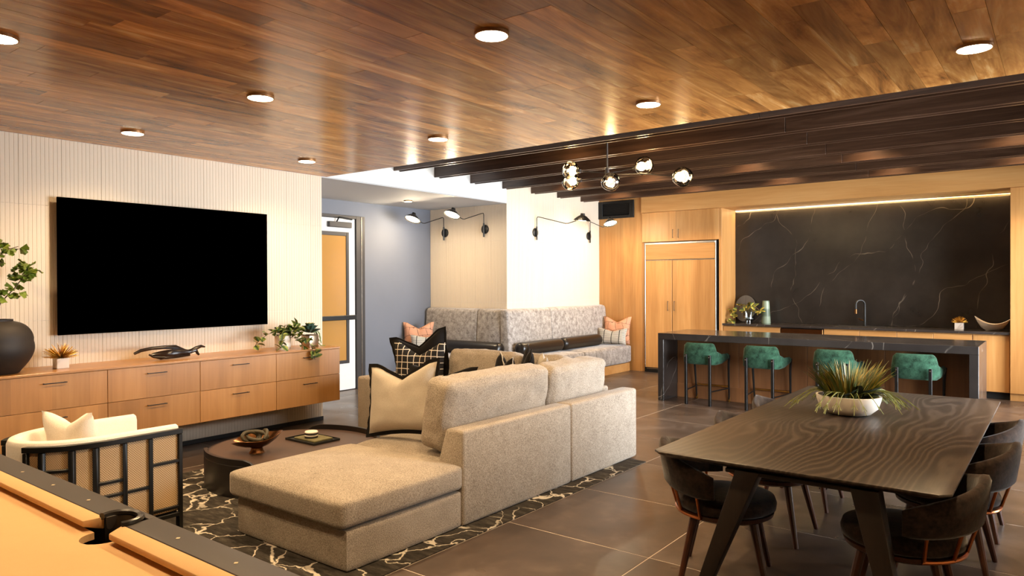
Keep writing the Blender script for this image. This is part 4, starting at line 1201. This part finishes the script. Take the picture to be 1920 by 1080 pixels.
bm.faces.new(rings[0][::-1]); bm.faces.new(rings[-1]); bmesh.ops.recalc_face_normals(bm, faces=bm.faces)
obj('bowl_shell', bm, 'bronze', t)
t = thing('wooden_knot', 'mottled wooden link knot lying in the bronze bowl', 'ornament', (-5.26, 3.36, ZT+0.118), 0.3)
km = plain('mottled_green_wood', '#443d2c', 0.55, grain=0.6, gs=30)
for k, (p, rx, rz, L) in enumerate((((0.0, 0.0, 0.02), 0.5, 0.2, 0.09), ((-0.05, -0.02, 0.012), 1.2, 1.3, 0.075), ((0.05, 0.02, 0.022), 0.9, -0.8, 0.08))):
    bm = bmesh.new(); pts = []
    for i in range(25):
        a = 2*PI*i/24; pts.append((L*math.cos(a), 0.55*L*math.sin(a), 0))
    tube(bm, pts, 0.015, 8, False)
    obj('link', bm, km, t, loc=p, rot=(rx, 0.15, rz))
t = thing('tray', 'thin black rectangular tray on the coffee table', 'tray', (-5.285, 3.93, ZT))
bx('tray_base', -0.2, 0.2, -0.135, 0.135, 0.0, 0.006, 'blackm', t, 0.002)
for a, b, c, d in ((-0.2, 0.2, -0.141, -0.135), (-0.2, 0.2, 0.135, 0.141), (-0.206, -0.2, -0.141, 0.141), (0.2, 0.206, -0.141, 0.141)):
    bx('tray_rim', a, b, c, d, 0.0, 0.018, 'blackm', t, 0.001)
tag(bx('woven_mat', -5.43, -5.14, 3.84, 4.04, ZT+0.0065, ZT+0.022, plain('mossy_bark', '#6b6546', 0.9, grain=0.5, gs=18), None, 0.003), 'mossy green-brown book-sized slab lying on the black tray', 'slab')
for k in range(4):
    bm = bmesh.new(); lathe(bm, [(0, 0), (0.055, 0), (0.059, 0.007), (0.055, 0.0145), (0, 0.0145)], 28)
    o = obj('coaster', bm, 'blackm' if k % 2 == 0 else 'whitec', None, loc=(-5.29+0.003*k, 3.92-0.002*k, ZT+0.0225+0.0148*k))
    tag(o, ['lowest round stone coaster of the stack on mossy slab', 'second round stone coaster from the bottom of the stack', 'third round stone coaster from the bottom of the stack', 'topmost round stone coaster of the stack on the tray'][k], 'coaster', 'round coasters stacked on the tray')

# armchair with cane sides
ACX, HW, YFR, YAR, YBK = -5.02, 0.362, 2.415, 1.97, 1.515
def ucurve(s_, off=0.0):
    """outer outline of the chair: s_ 0..1 from the right front post round the back to the left front post"""
    hw = HW+off
    L1 = YFR-YAR; La = PI*hw*1.1; T = 2*L1+La; d = s_*T
    if d < L1: return (hw, YFR-d)
    if d > L1+La: return (-hw, YAR+(d-L1-La))
    a = (d-L1)/La*PI
    return (hw*math.cos(a), YAR-(YAR-YBK+off)*math.sin(a))
t = thing('armchair', 'cream curved armchair with black frame and cane side panels', 'armchair', (ACX, 0, 0.010))
ZA = 0.665
def rail(name, s0, s1, z, hw_=0.014, hh=0.014, off=0.0, n=14, mat='black'):
    bm = bmesh.new(); rows = []
    for i in range(n+1):
        s_ = s0+(s1-s0)*i/n
        a = ucurve(s_, off-hw_); b = ucurve(s_, off+hw_)
        rows.append([bm.verts.new((p[0], p[1], zz)) for p, zz in ((a, z-hh), (b, z-hh), (b, z+hh), (a, z+hh))])
    for p, q in zip(rows, rows[1:]):
        for k in range(4): bm.faces.new((p[k], p[(k+1) % 4], q[(k+1) % 4], q[k]))
    bm.faces.new(rows[0]); bm.faces.new(rows[-1][::-1]); bmesh.ops.recalc_face_normals(bm, faces=bm.faces)
    return obj(name, bm, mat, t, 0.003, 1)
def mirror_s(s_): return 1-s_
posts = [0.006, 0.0956, 0.1696, 0.2427, 0.2952, 0.3638, 0.4063]
for side in (0, 1):
    f = (lambda q: q) if side == 0 else mirror_s
    rail('top_rail', f(0.0), f(0.413), ZA, 0.017, 0.017, n=22)
    rail('bottom_rail', f(0.0), f(0.413), 0.115, 0.012, 0.014, n=22)
    for k, s_ in enumerate(posts):
        w_ = 0.0062
        rail('post', f(s_-w_ if s_ > w_ else 0.0), f(s_+w_), (ZA-0.02+(0 if k in (0, 6) else 0.10))/2, 0.013, (ZA-0.02-(0 if k in (0, 6) else 0.10))/2, n=2)
    for a, b, z in ((0, 1, 0.47), (0, 1, 0.165), (1, 3, 0.335), (2, 3, 0.42), (3, 4, 0.22), (4, 5, 0.53), (5, 6, 0.25)):
        rail('cross_rail', f(posts[a]), f(posts[b]), z, 0.010, 0.010, n=6)
    for a, b in zip(posts, posts[1:]):
        rail('cane_panel', f(a), f(b), (ZA+0.12)/2, 0.003, (ZA-0.12)/2-0.018, off=-0.010, n=6, mat='rattan')
# upholstered shell inside the frame
bm = bmesh.new(); rows = []; n = 44
for i in range(n+1):
    s_ = 0.004+0.992*i/n
    prof = []
    for off, z in ((-0.020, 0.24), (-0.020, ZA+0.005), (-0.030, ZA+0.032), (-0.060, ZA+0.040), (-0.095, ZA+0.030), (-0.108, ZA), (-0.110, 0.24)):
        p = ucurve(s_, off); prof.append(bm.verts.new((p[0], p[1], z)))
    rows.append(prof)
for p, q in zip(rows, rows[1:]):
    for k in range(len(p)): bm.faces.new((p[k], p[(k+1) % len(p)], q[(k+1) % len(p)], q[k]))
bm.faces.new(rows[0]); bm.faces.new(rows[-1][::-1]); bmesh.ops.recalc_face_normals(bm, faces=bm.faces)
obj('upholstered_shell', bm, 'cream', t, 0.006, 2, ang=1.0)
obj('seat_cushion', soft(-0.25, 0.25, 1.70, 2.40, 0.20, 0.43, 0.06, 0.02, cuts=10), 'cream', t, ang=1.2)
bx('seat_frame', -0.34, 0.34, 1.75, 2.39, 0.12, 0.20, 'black', t, 0.004)
for sx in (-1, 1):
    for yy in (1.85, 2.40):
        bx('leg', sx*0.345-0.014, sx*0.345+0.014, yy-0.014, yy+0.014, 0.0, 0.12, 'black', t, 0.002)
throw('throw_pillow', 'cream pillow resting in the curved back of armchair', 0.38, 0.38, 0.13, 'cream', (-5.06, 1.93, 0.472), PI+0.45, -0.22, 0.0, 0.07, None, group=None, seed=9)

# ================================================================== pool table
YO, ZP = 1.265, 0.80
SIGHT = plain('pale_brass_inlay', '#d8c7a2', 0.4)
t = thing('pool_table', 'pool table with camel felt and charcoal rails', 'pool table', (-2.694, 0, 0))
LX = 1.55     # half length
YFAR = -0.42
bed = bmesh.new()
# bed with a round bite for each side pocket
arc = [(0.075*math.cos(a), YO-0.155+0.0+0.075*math.sin(a)*-1) for a in [PI*i/12 for i in range(13)]]
poly = [(-LX, YFAR+0.1), (LX, YFAR+0.1), (LX, YO-0.14), ]+[(x_, y_) for x_, y_ in arc]+[(-LX, YO-0.14)]
prism(bed, poly, 2, ZP-0.07, ZP-0.045)
obj('felt_bed', bed, 'felt', t, smooth=False)
def rail_top(x0, x1):
    bm = bmesh.new()
    prism(bm, [(YO, ZP-0.10), (YO, ZP-0.004), (YO-0.004, ZP), (YO-0.115, ZP), (YO-0.115, ZP-0.10)], 0, x0, x1)
    return obj('rail', bm, 'rail', t, 0.002, 1)
rail_top(-LX-0.14, -0.072); rail_top(0.072, LX+0.14)
bx('rail', -0.072, 0.072, YO-0.030, YO, ZP-0.10, ZP, 'rail', t, 0.002)
def cushion_rail(xa, xb, cut_a, cut_b):
    """nose towards -y, ends cut back"""
    bm = bmesh.new()
    y1 = YO-0.116; y0 = y1-0.062
    A = [(xa, y1, ZP), (xa, y1, ZP-0.045), (xa+cut_a, y0, ZP-0.028), (xa+cut_a, y0, ZP-0.006)]
    B = [(xb, y1, ZP), (xb, y1, ZP-0.045), (xb-cut_b, y0, ZP-0.028), (xb-cut_b, y0, ZP-0.006)]
    va = [bm.verts.new(p) for p in A]; vb = [bm.verts.new(p) for p in B]
    for k in range(4): bm.faces.new((va[k], va[(k+1) % 4], vb[(k+1) % 4], vb[k]))
    bm.faces.new(va[::-1]); bm.faces.new(vb); bmesh.ops.recalc_face_normals(bm, faces=bm.faces)
    return obj('cushion', bm, 'felt', t, 0.004, 2)
cushion_rail(-LX+0.05, -0.085, 0.03, -0.0+0.03); cushion_rail(0.062, LX-0.05, 0.035, 0.03)
# side pocket: leather collar and liner
bm = bmesh.new(); pts = [(0.082*math.cos(a)-0.008, YO-0.100+0.070*math.sin(a), ZP+0.003) for a in [-0.35+(PI+0.7)*i/20 for i in range(21)]]
tube(bm, pts, 0.0135, 8)
pk = obj('pocket', bm, 'leather', t)
bm = bmesh.new(); n = 24; top = []; bot = []
for i in range(n+1):
    a = -0.35+(PI+0.7)*i/n
    top.append(bm.verts.new((0.073*math.cos(a)-0.008, YO-0.100+0.061*math.sin(a), ZP+0.006))); bot.append(bm.verts.new((0.060*math.cos(a), YO-0.105+0.052*math.sin(a), ZP-0.12)))
for i in range(n): bm.faces.new((top[i], top[i+1], bot[i+1], bot[i]))
obj('pocket_liner', bm, 'leather', pk)
bm = bmesh.new(); lathe(bm, [(0, -0.13), (0.10, -0.13), (0.10, -0.12), (0, -0.12)], 20, (0, YO-0.11, ZP)); obj('pocket_floor', bm, 'blackm', pk)
for k in (-4, -3, -2, -1, 1, 2, 3, 4):
    bm = bmesh.new(); lathe(bm, [(0, -0.001), (0.008, -0.001), (0.008, 0.0012), (0, 0.0015)], 4)
    obj('diamond_sight', bm, SIGHT, t, loc=(k*0.35, 1.20, ZP))
bx('apron', -LX-0.12, LX+0.12, YO-0.05, YO-0.02, 0.58, ZP-0.1, 'rail', t, 0.003)
bx('cabinet', -LX-0.1, LX+0.1, YFAR, YO-0.05, 0.55, ZP-0.13, 'rail', t, 0.003)
for sx in (-1, 1):
    bx('rail', sx*(LX+0.07)-0.07, sx*(LX+0.07)+0.07, YFAR, YO-0.116, ZP-0.10, ZP, 'rail', t, 0.003)
    for yy in (YFAR+0.2, YO-0.3):
        bx('leg', sx*(LX-0.2)-0.08, sx*(LX-0.2)+0.08, yy-0.08, yy+0.08, 0.0, 0.55, 'rail', t, 0.006)
bx('rail', -LX, LX, YFAR, YFAR+0.115, ZP-0.10, ZP, 'rail', t, 0.003)

# ================================================================== dining
TX0, TX1, TY0, TY1 = -1.746, -0.367, 3.475, 6.515
TCX, TCY = (TX0+TX1)/2, (TY0+TY1)/2
t = thing('dining_table', 'long dark ash dining table with slanted legs', 'dining table', (TCX, TCY, 0))
hw, hl = (TX1-TX0)/2, (TY1-TY0)/2
def outline(a, b, c): return [(-a+c, -b), (a-c, -b), (a, -b+c), (a, b-c), (a-c, b), (-a+c, b), (-a, b-c), (-a, -b+c)]
bm = bmesh.new(); L0 = [bm.verts.new((*p, 0.75)) for p in outline(hw, hl, 0.045)]; L1 = [bm.verts.new((*p, 0.738)) for p in outline(hw, hl, 0.045)]; L2 = [bm.verts.new((*p, 0.712)) for p in outline(hw-0.06, hl-0.06, 0.03)]
bm.faces.new(L0)
for p, q in ((L1, L0), (L2, L1)):
    for i in range(8): bm.faces.new((p[i], p[(i+1) % 8], q[(i+1) % 8], q[i]))
bm.faces.new(L2[::-1]); bmesh.ops.recalc_face_normals(bm, faces=bm.faces)
obj('table_top', bm, 'ash', t, 0.004, 2)
for yy, tp in ((3.56-TCY, 0.0), (6.02-TCY, 0.0)):
    for sx, foot, top in ((-1, -1.51-TCX, -1.24-TCX), (1, -0.565-TCX, -0.71-TCX)):
        bm = bmesh.new(); wx, wy = 0.036, 0.05
        A = [bm.verts.new((foot+dx*0.030, yy+dy*0.038, 0.0)) for dx, dy in ((-1, -1), (1, -1), (1, 1), (-1, 1))]
        B = [bm.verts.new((top+dx*0.060, yy+tp*0.3+dy*0.05, 0.711)) for dx, dy in ((-1, -1), (1, -1), (1, 1), (-1, 1))]
        for i in range(4): bm.faces.new((A[i], A[(i+1) % 4], B[(i+1) % 4], B[i]))
        bm.faces.new(A[::-1]); bm.faces.new(B)
        obj('leg', bm, 'ashleg', t, 0.006, 2)
    bx('cross_beam', -0.30, 0.40, yy-0.04+tp*0.3, yy+0.04+tp*0.3, 0.688, 0.711, 'ashleg', t, 0.004)

def make_chair():
    """seat faces local +x"""
    t = thing('dining_chair', '', 'chair', (0, 0, 0), 0, 'dining chairs')
    bm = bmesh.new(); lathe(bm, [(0, 0.395), (0.245, 0.395), (0.268, 0.408), (0.272, 0.44), (0.262, 0.468), (0.22, 0.48), (0, 0.485)], 40, sx=1.0, sy=0.97); obj('seat', bm, 'velvetd', t, ang=1.2)
    bm = bmesh.new(); lathe(bm, [(0, 0.355), (0.22, 0.355), (0.255, 0.372), (0.262, 0.394), (0, 0.394)], 40); obj('seat_rim', bm, 'walnutleg', t)
    bm = bmesh.new(); n = 30; rows = []
    for i in range(n+1):
        s_ = -1+2*i/n; a = PI+s_*1.46
        k = 1-abs(s_)**10
        zt = 0.764-0.12*abs(s_); zb = 0.530-0.035*abs(s_)
        r0 = 0.315
        tilt = 0.035
        prof = []
        for off, z in ((-0.026, zb+0.02), (-0.012, zb+0.004), (0.008, zb), (0.022, zb+0.02), (0.026, (zt+zb)/2), (0.026, zt-0.025), (0.012, zt), (-0.012, zt), (-0.026, zt-0.02), (-0.03, (zt+zb)/2)):
            r = r0+off*(0.35+0.65*k)+tilt*(z-zb)/(zt-zb)*0.8
            zz = (zt+zb)/2+(z-(zt+zb)/2)*(0.82+0.18*k)
            prof.append(bm.verts.new((r*math.cos(a), r*math.sin(a)*0.98, zz)))
        rows.append(prof)
    m_ = len(rows[0])
    for p, q in zip(rows, rows[1:]):
        for k in range(m_): bm.faces.new((p[k], p[(k+1) % m_], q[(k+1) % m_], q[k]))
    bm.faces.new(rows[0]); bm.faces.new(rows[-1][::-1]); bmesh.ops.recalc_face_normals(bm, faces=bm.faces)
    obj('backrest', bm, 'velvetd', t, ang=1.2)
    bm = bmesh.new(); tube(bm, [(0.268*math.cos(PI+a), 0.268*math.sin(PI+a), 0.385) for a in [-1.15+2.3*i/22 for i in range(23)]], 0.010, 8); obj('copper_ring', bm, 'copper', t)
    for a in (-1.13, -0.58, 0.0, 0.58, 1.13):
        bm = bmesh.new(); tube(bm, [(0.268*math.cos(PI+a), 0.268*math.sin(PI+a), 0.385), (0.315*math.cos(PI+a), 0.315*math.sin(PI+a), 0.54)], 0.0085, 8); obj('spindle', bm, 'copper', t)
    for sx, sy in ((1, 1), (1, -1), (-1, 1), (-1, -1)):
        bm = bmesh.new(); tube(bm, [(0.155*sx, 0.155*sy, 0.356), (0.225*sx, 0.225*sy, 0.012), (0.227*sx, 0.227*sy, 0.0)], [0.024, 0.0145, 0.014], 10)
        obj('leg', bm, 'walnutleg', t)
    return t
ch = make_chair()
CL = [((-1.50, 3.90), 0.30, 'dark velvet dining chair at the sofa side, end of table beside the chaise'),
      ((-1.53, 4.78), 0.0, 'dark velvet dining chair at the sofa side, middle of the table'),
      ((-1.56, 5.62), 0.0, 'dark velvet dining chair at the sofa side, table end toward the island'),
      ((-0.62, 3.90), PI+0.05, 'dark velvet dining chair opposite the sofa, end of table away from the island'),
      ((-0.54, 4.82), PI, 'dark velvet dining chair opposite the sofa, middle of the table'),
      ((-0.55, 5.62), PI, 'dark velvet dining chair opposite the sofa, table end toward the island')]
for k, (p, rz, lab) in enumerate(CL):
    if k == 0:
        ch.location = (*p, 0); ch.rotation_euler = (0, 0, rz); ch['label'] = lab
    else:
        dup(ch, (*p, 0), rz, lab)

# planter on the table
PX, PY = -1.155, 5.24
t = thing('planter_bowl', 'low white stone planter bowl on the dining table', 'bowl', (PX, PY, 0.7505))
bm = bmesh.new(); lathe(bm, [(0.10, 0), (0.14, 0.010), (0.185, 0.050), (0.202, 0.105), (0.206, 0.13), (0.192, 0.13), (0.17, 0.08), (0, 0.075)], 44, sx=1.0, sy=0.85); obj('bowl', bm, 'whitec', t)
bm = bmesh.new(); lathe(bm, [(0, 0.09), (0.175, 0.09), (0.175, 0.10), (0, 0.105)], 28, sx=1.0, sy=0.82); obj('soil', bm, 'stem', t)
pl = thing('grass_arrangement', 'spiky grasses with dark leaves and twigs filling the table planter', 'plant', (PX, PY, 0.855), YAW)
random.seed(5)
def blades(n, mat, lean, hmin, hmax, name='grass_blades', wd=0.008):
    bm = bmesh.new()
    for k in range(n):
        a = random.uniform(0, 2*PI); r0 = 0.12*math.sqrt(random.random())
        L = random.uniform(hmin, hmax); ln = lean*random.uniform(0.3, 1.0)
        base = Vector((r0*math.cos(a)*1.2, r0*math.sin(a)*0.8, 0.0))
        out_ = Vector((math.cos(a), 0.75*math.sin(a), 0))
        side = Vector((-math.sin(a+0.6), math.cos(a+0.6), 0))
        prev = None
        for i in range(5):
            s_ = i/4
            p = base+out_*(ln*L*s_**1.3)+Vector((0, 0, L*(s_-0.35*ln*s_*s_)))
            w_ = wd*(1-s_)**0.7+0.0006
            cur = (bm.verts.new(p-side*w_), bm.verts.new(p+side*w_))
            if prev: bm.faces.new((prev[0], prev[1], cur[1], cur[0]))
            prev = cur
    o = obj(name, bm, mat, pl); o['kind'] = 'stuff'
    return o
blades(230, 'blade', 0.75, 0.16, 0.31)
blades(110, 'bladey', 0.85, 0.18, 0.31, 'dry_grass_blades')
DL = leaf_mesh('broad_leaf', 'dleaf', 0.17, 0.034, 0.3, 0.5)
for k in range(20):
    a = k*2.4; el = random.uniform(0.2, 0.75)
    put_leaf(DL, 'broad_leaf', pl, (0.06*math.cos(a), 0.05*math.sin(a), 0.01), (math.cos(a)*math.cos(el), 0.8*math.sin(a)*math.cos(el), math.sin(el)), random.uniform(-0.6, 0.6), random.uniform(0.8, 1.15))
bm = bmesh.new()
for k in range(60):
    a = random.uniform(0, 2*PI)
    if k < 26: a = random.uniform(-0.6, 0.5)
    L = random.uniform(0.20, 0.34)
    pts = []; z = 0.03
    for i in range(6):
        s_ = i/5; r_ = 0.10+L*s_
        zz = 0.03+0.07*math.sin(min(1.0, s_*1.6)*PI*0.5)-0.155*s_*s_
        zz = max(zz, -0.098)
        pts.append(Vector((r_*math.cos(a)+0.012*math.sin(7*s_+k), r_*math.sin(a)*0.85+0.012*math.cos(5*s_+k), zz)))
    tube(bm, pts, 0.0022, 4)
    e = pts[-1]; d = (pts[-1]-pts[-2]).normalized()
    for s_ in (-0.6, 0.6):
        dd = Matrix.Rotation(s_, 3, 'Z') @ d
        tube(bm, [pts[-2], pts[-2]+dd*0.045+Vector((0, 0, 0.003))], 0.002, 4)
o = obj('hanging_twigs', bm, 'twig', pl); o['kind'] = 'stuff'
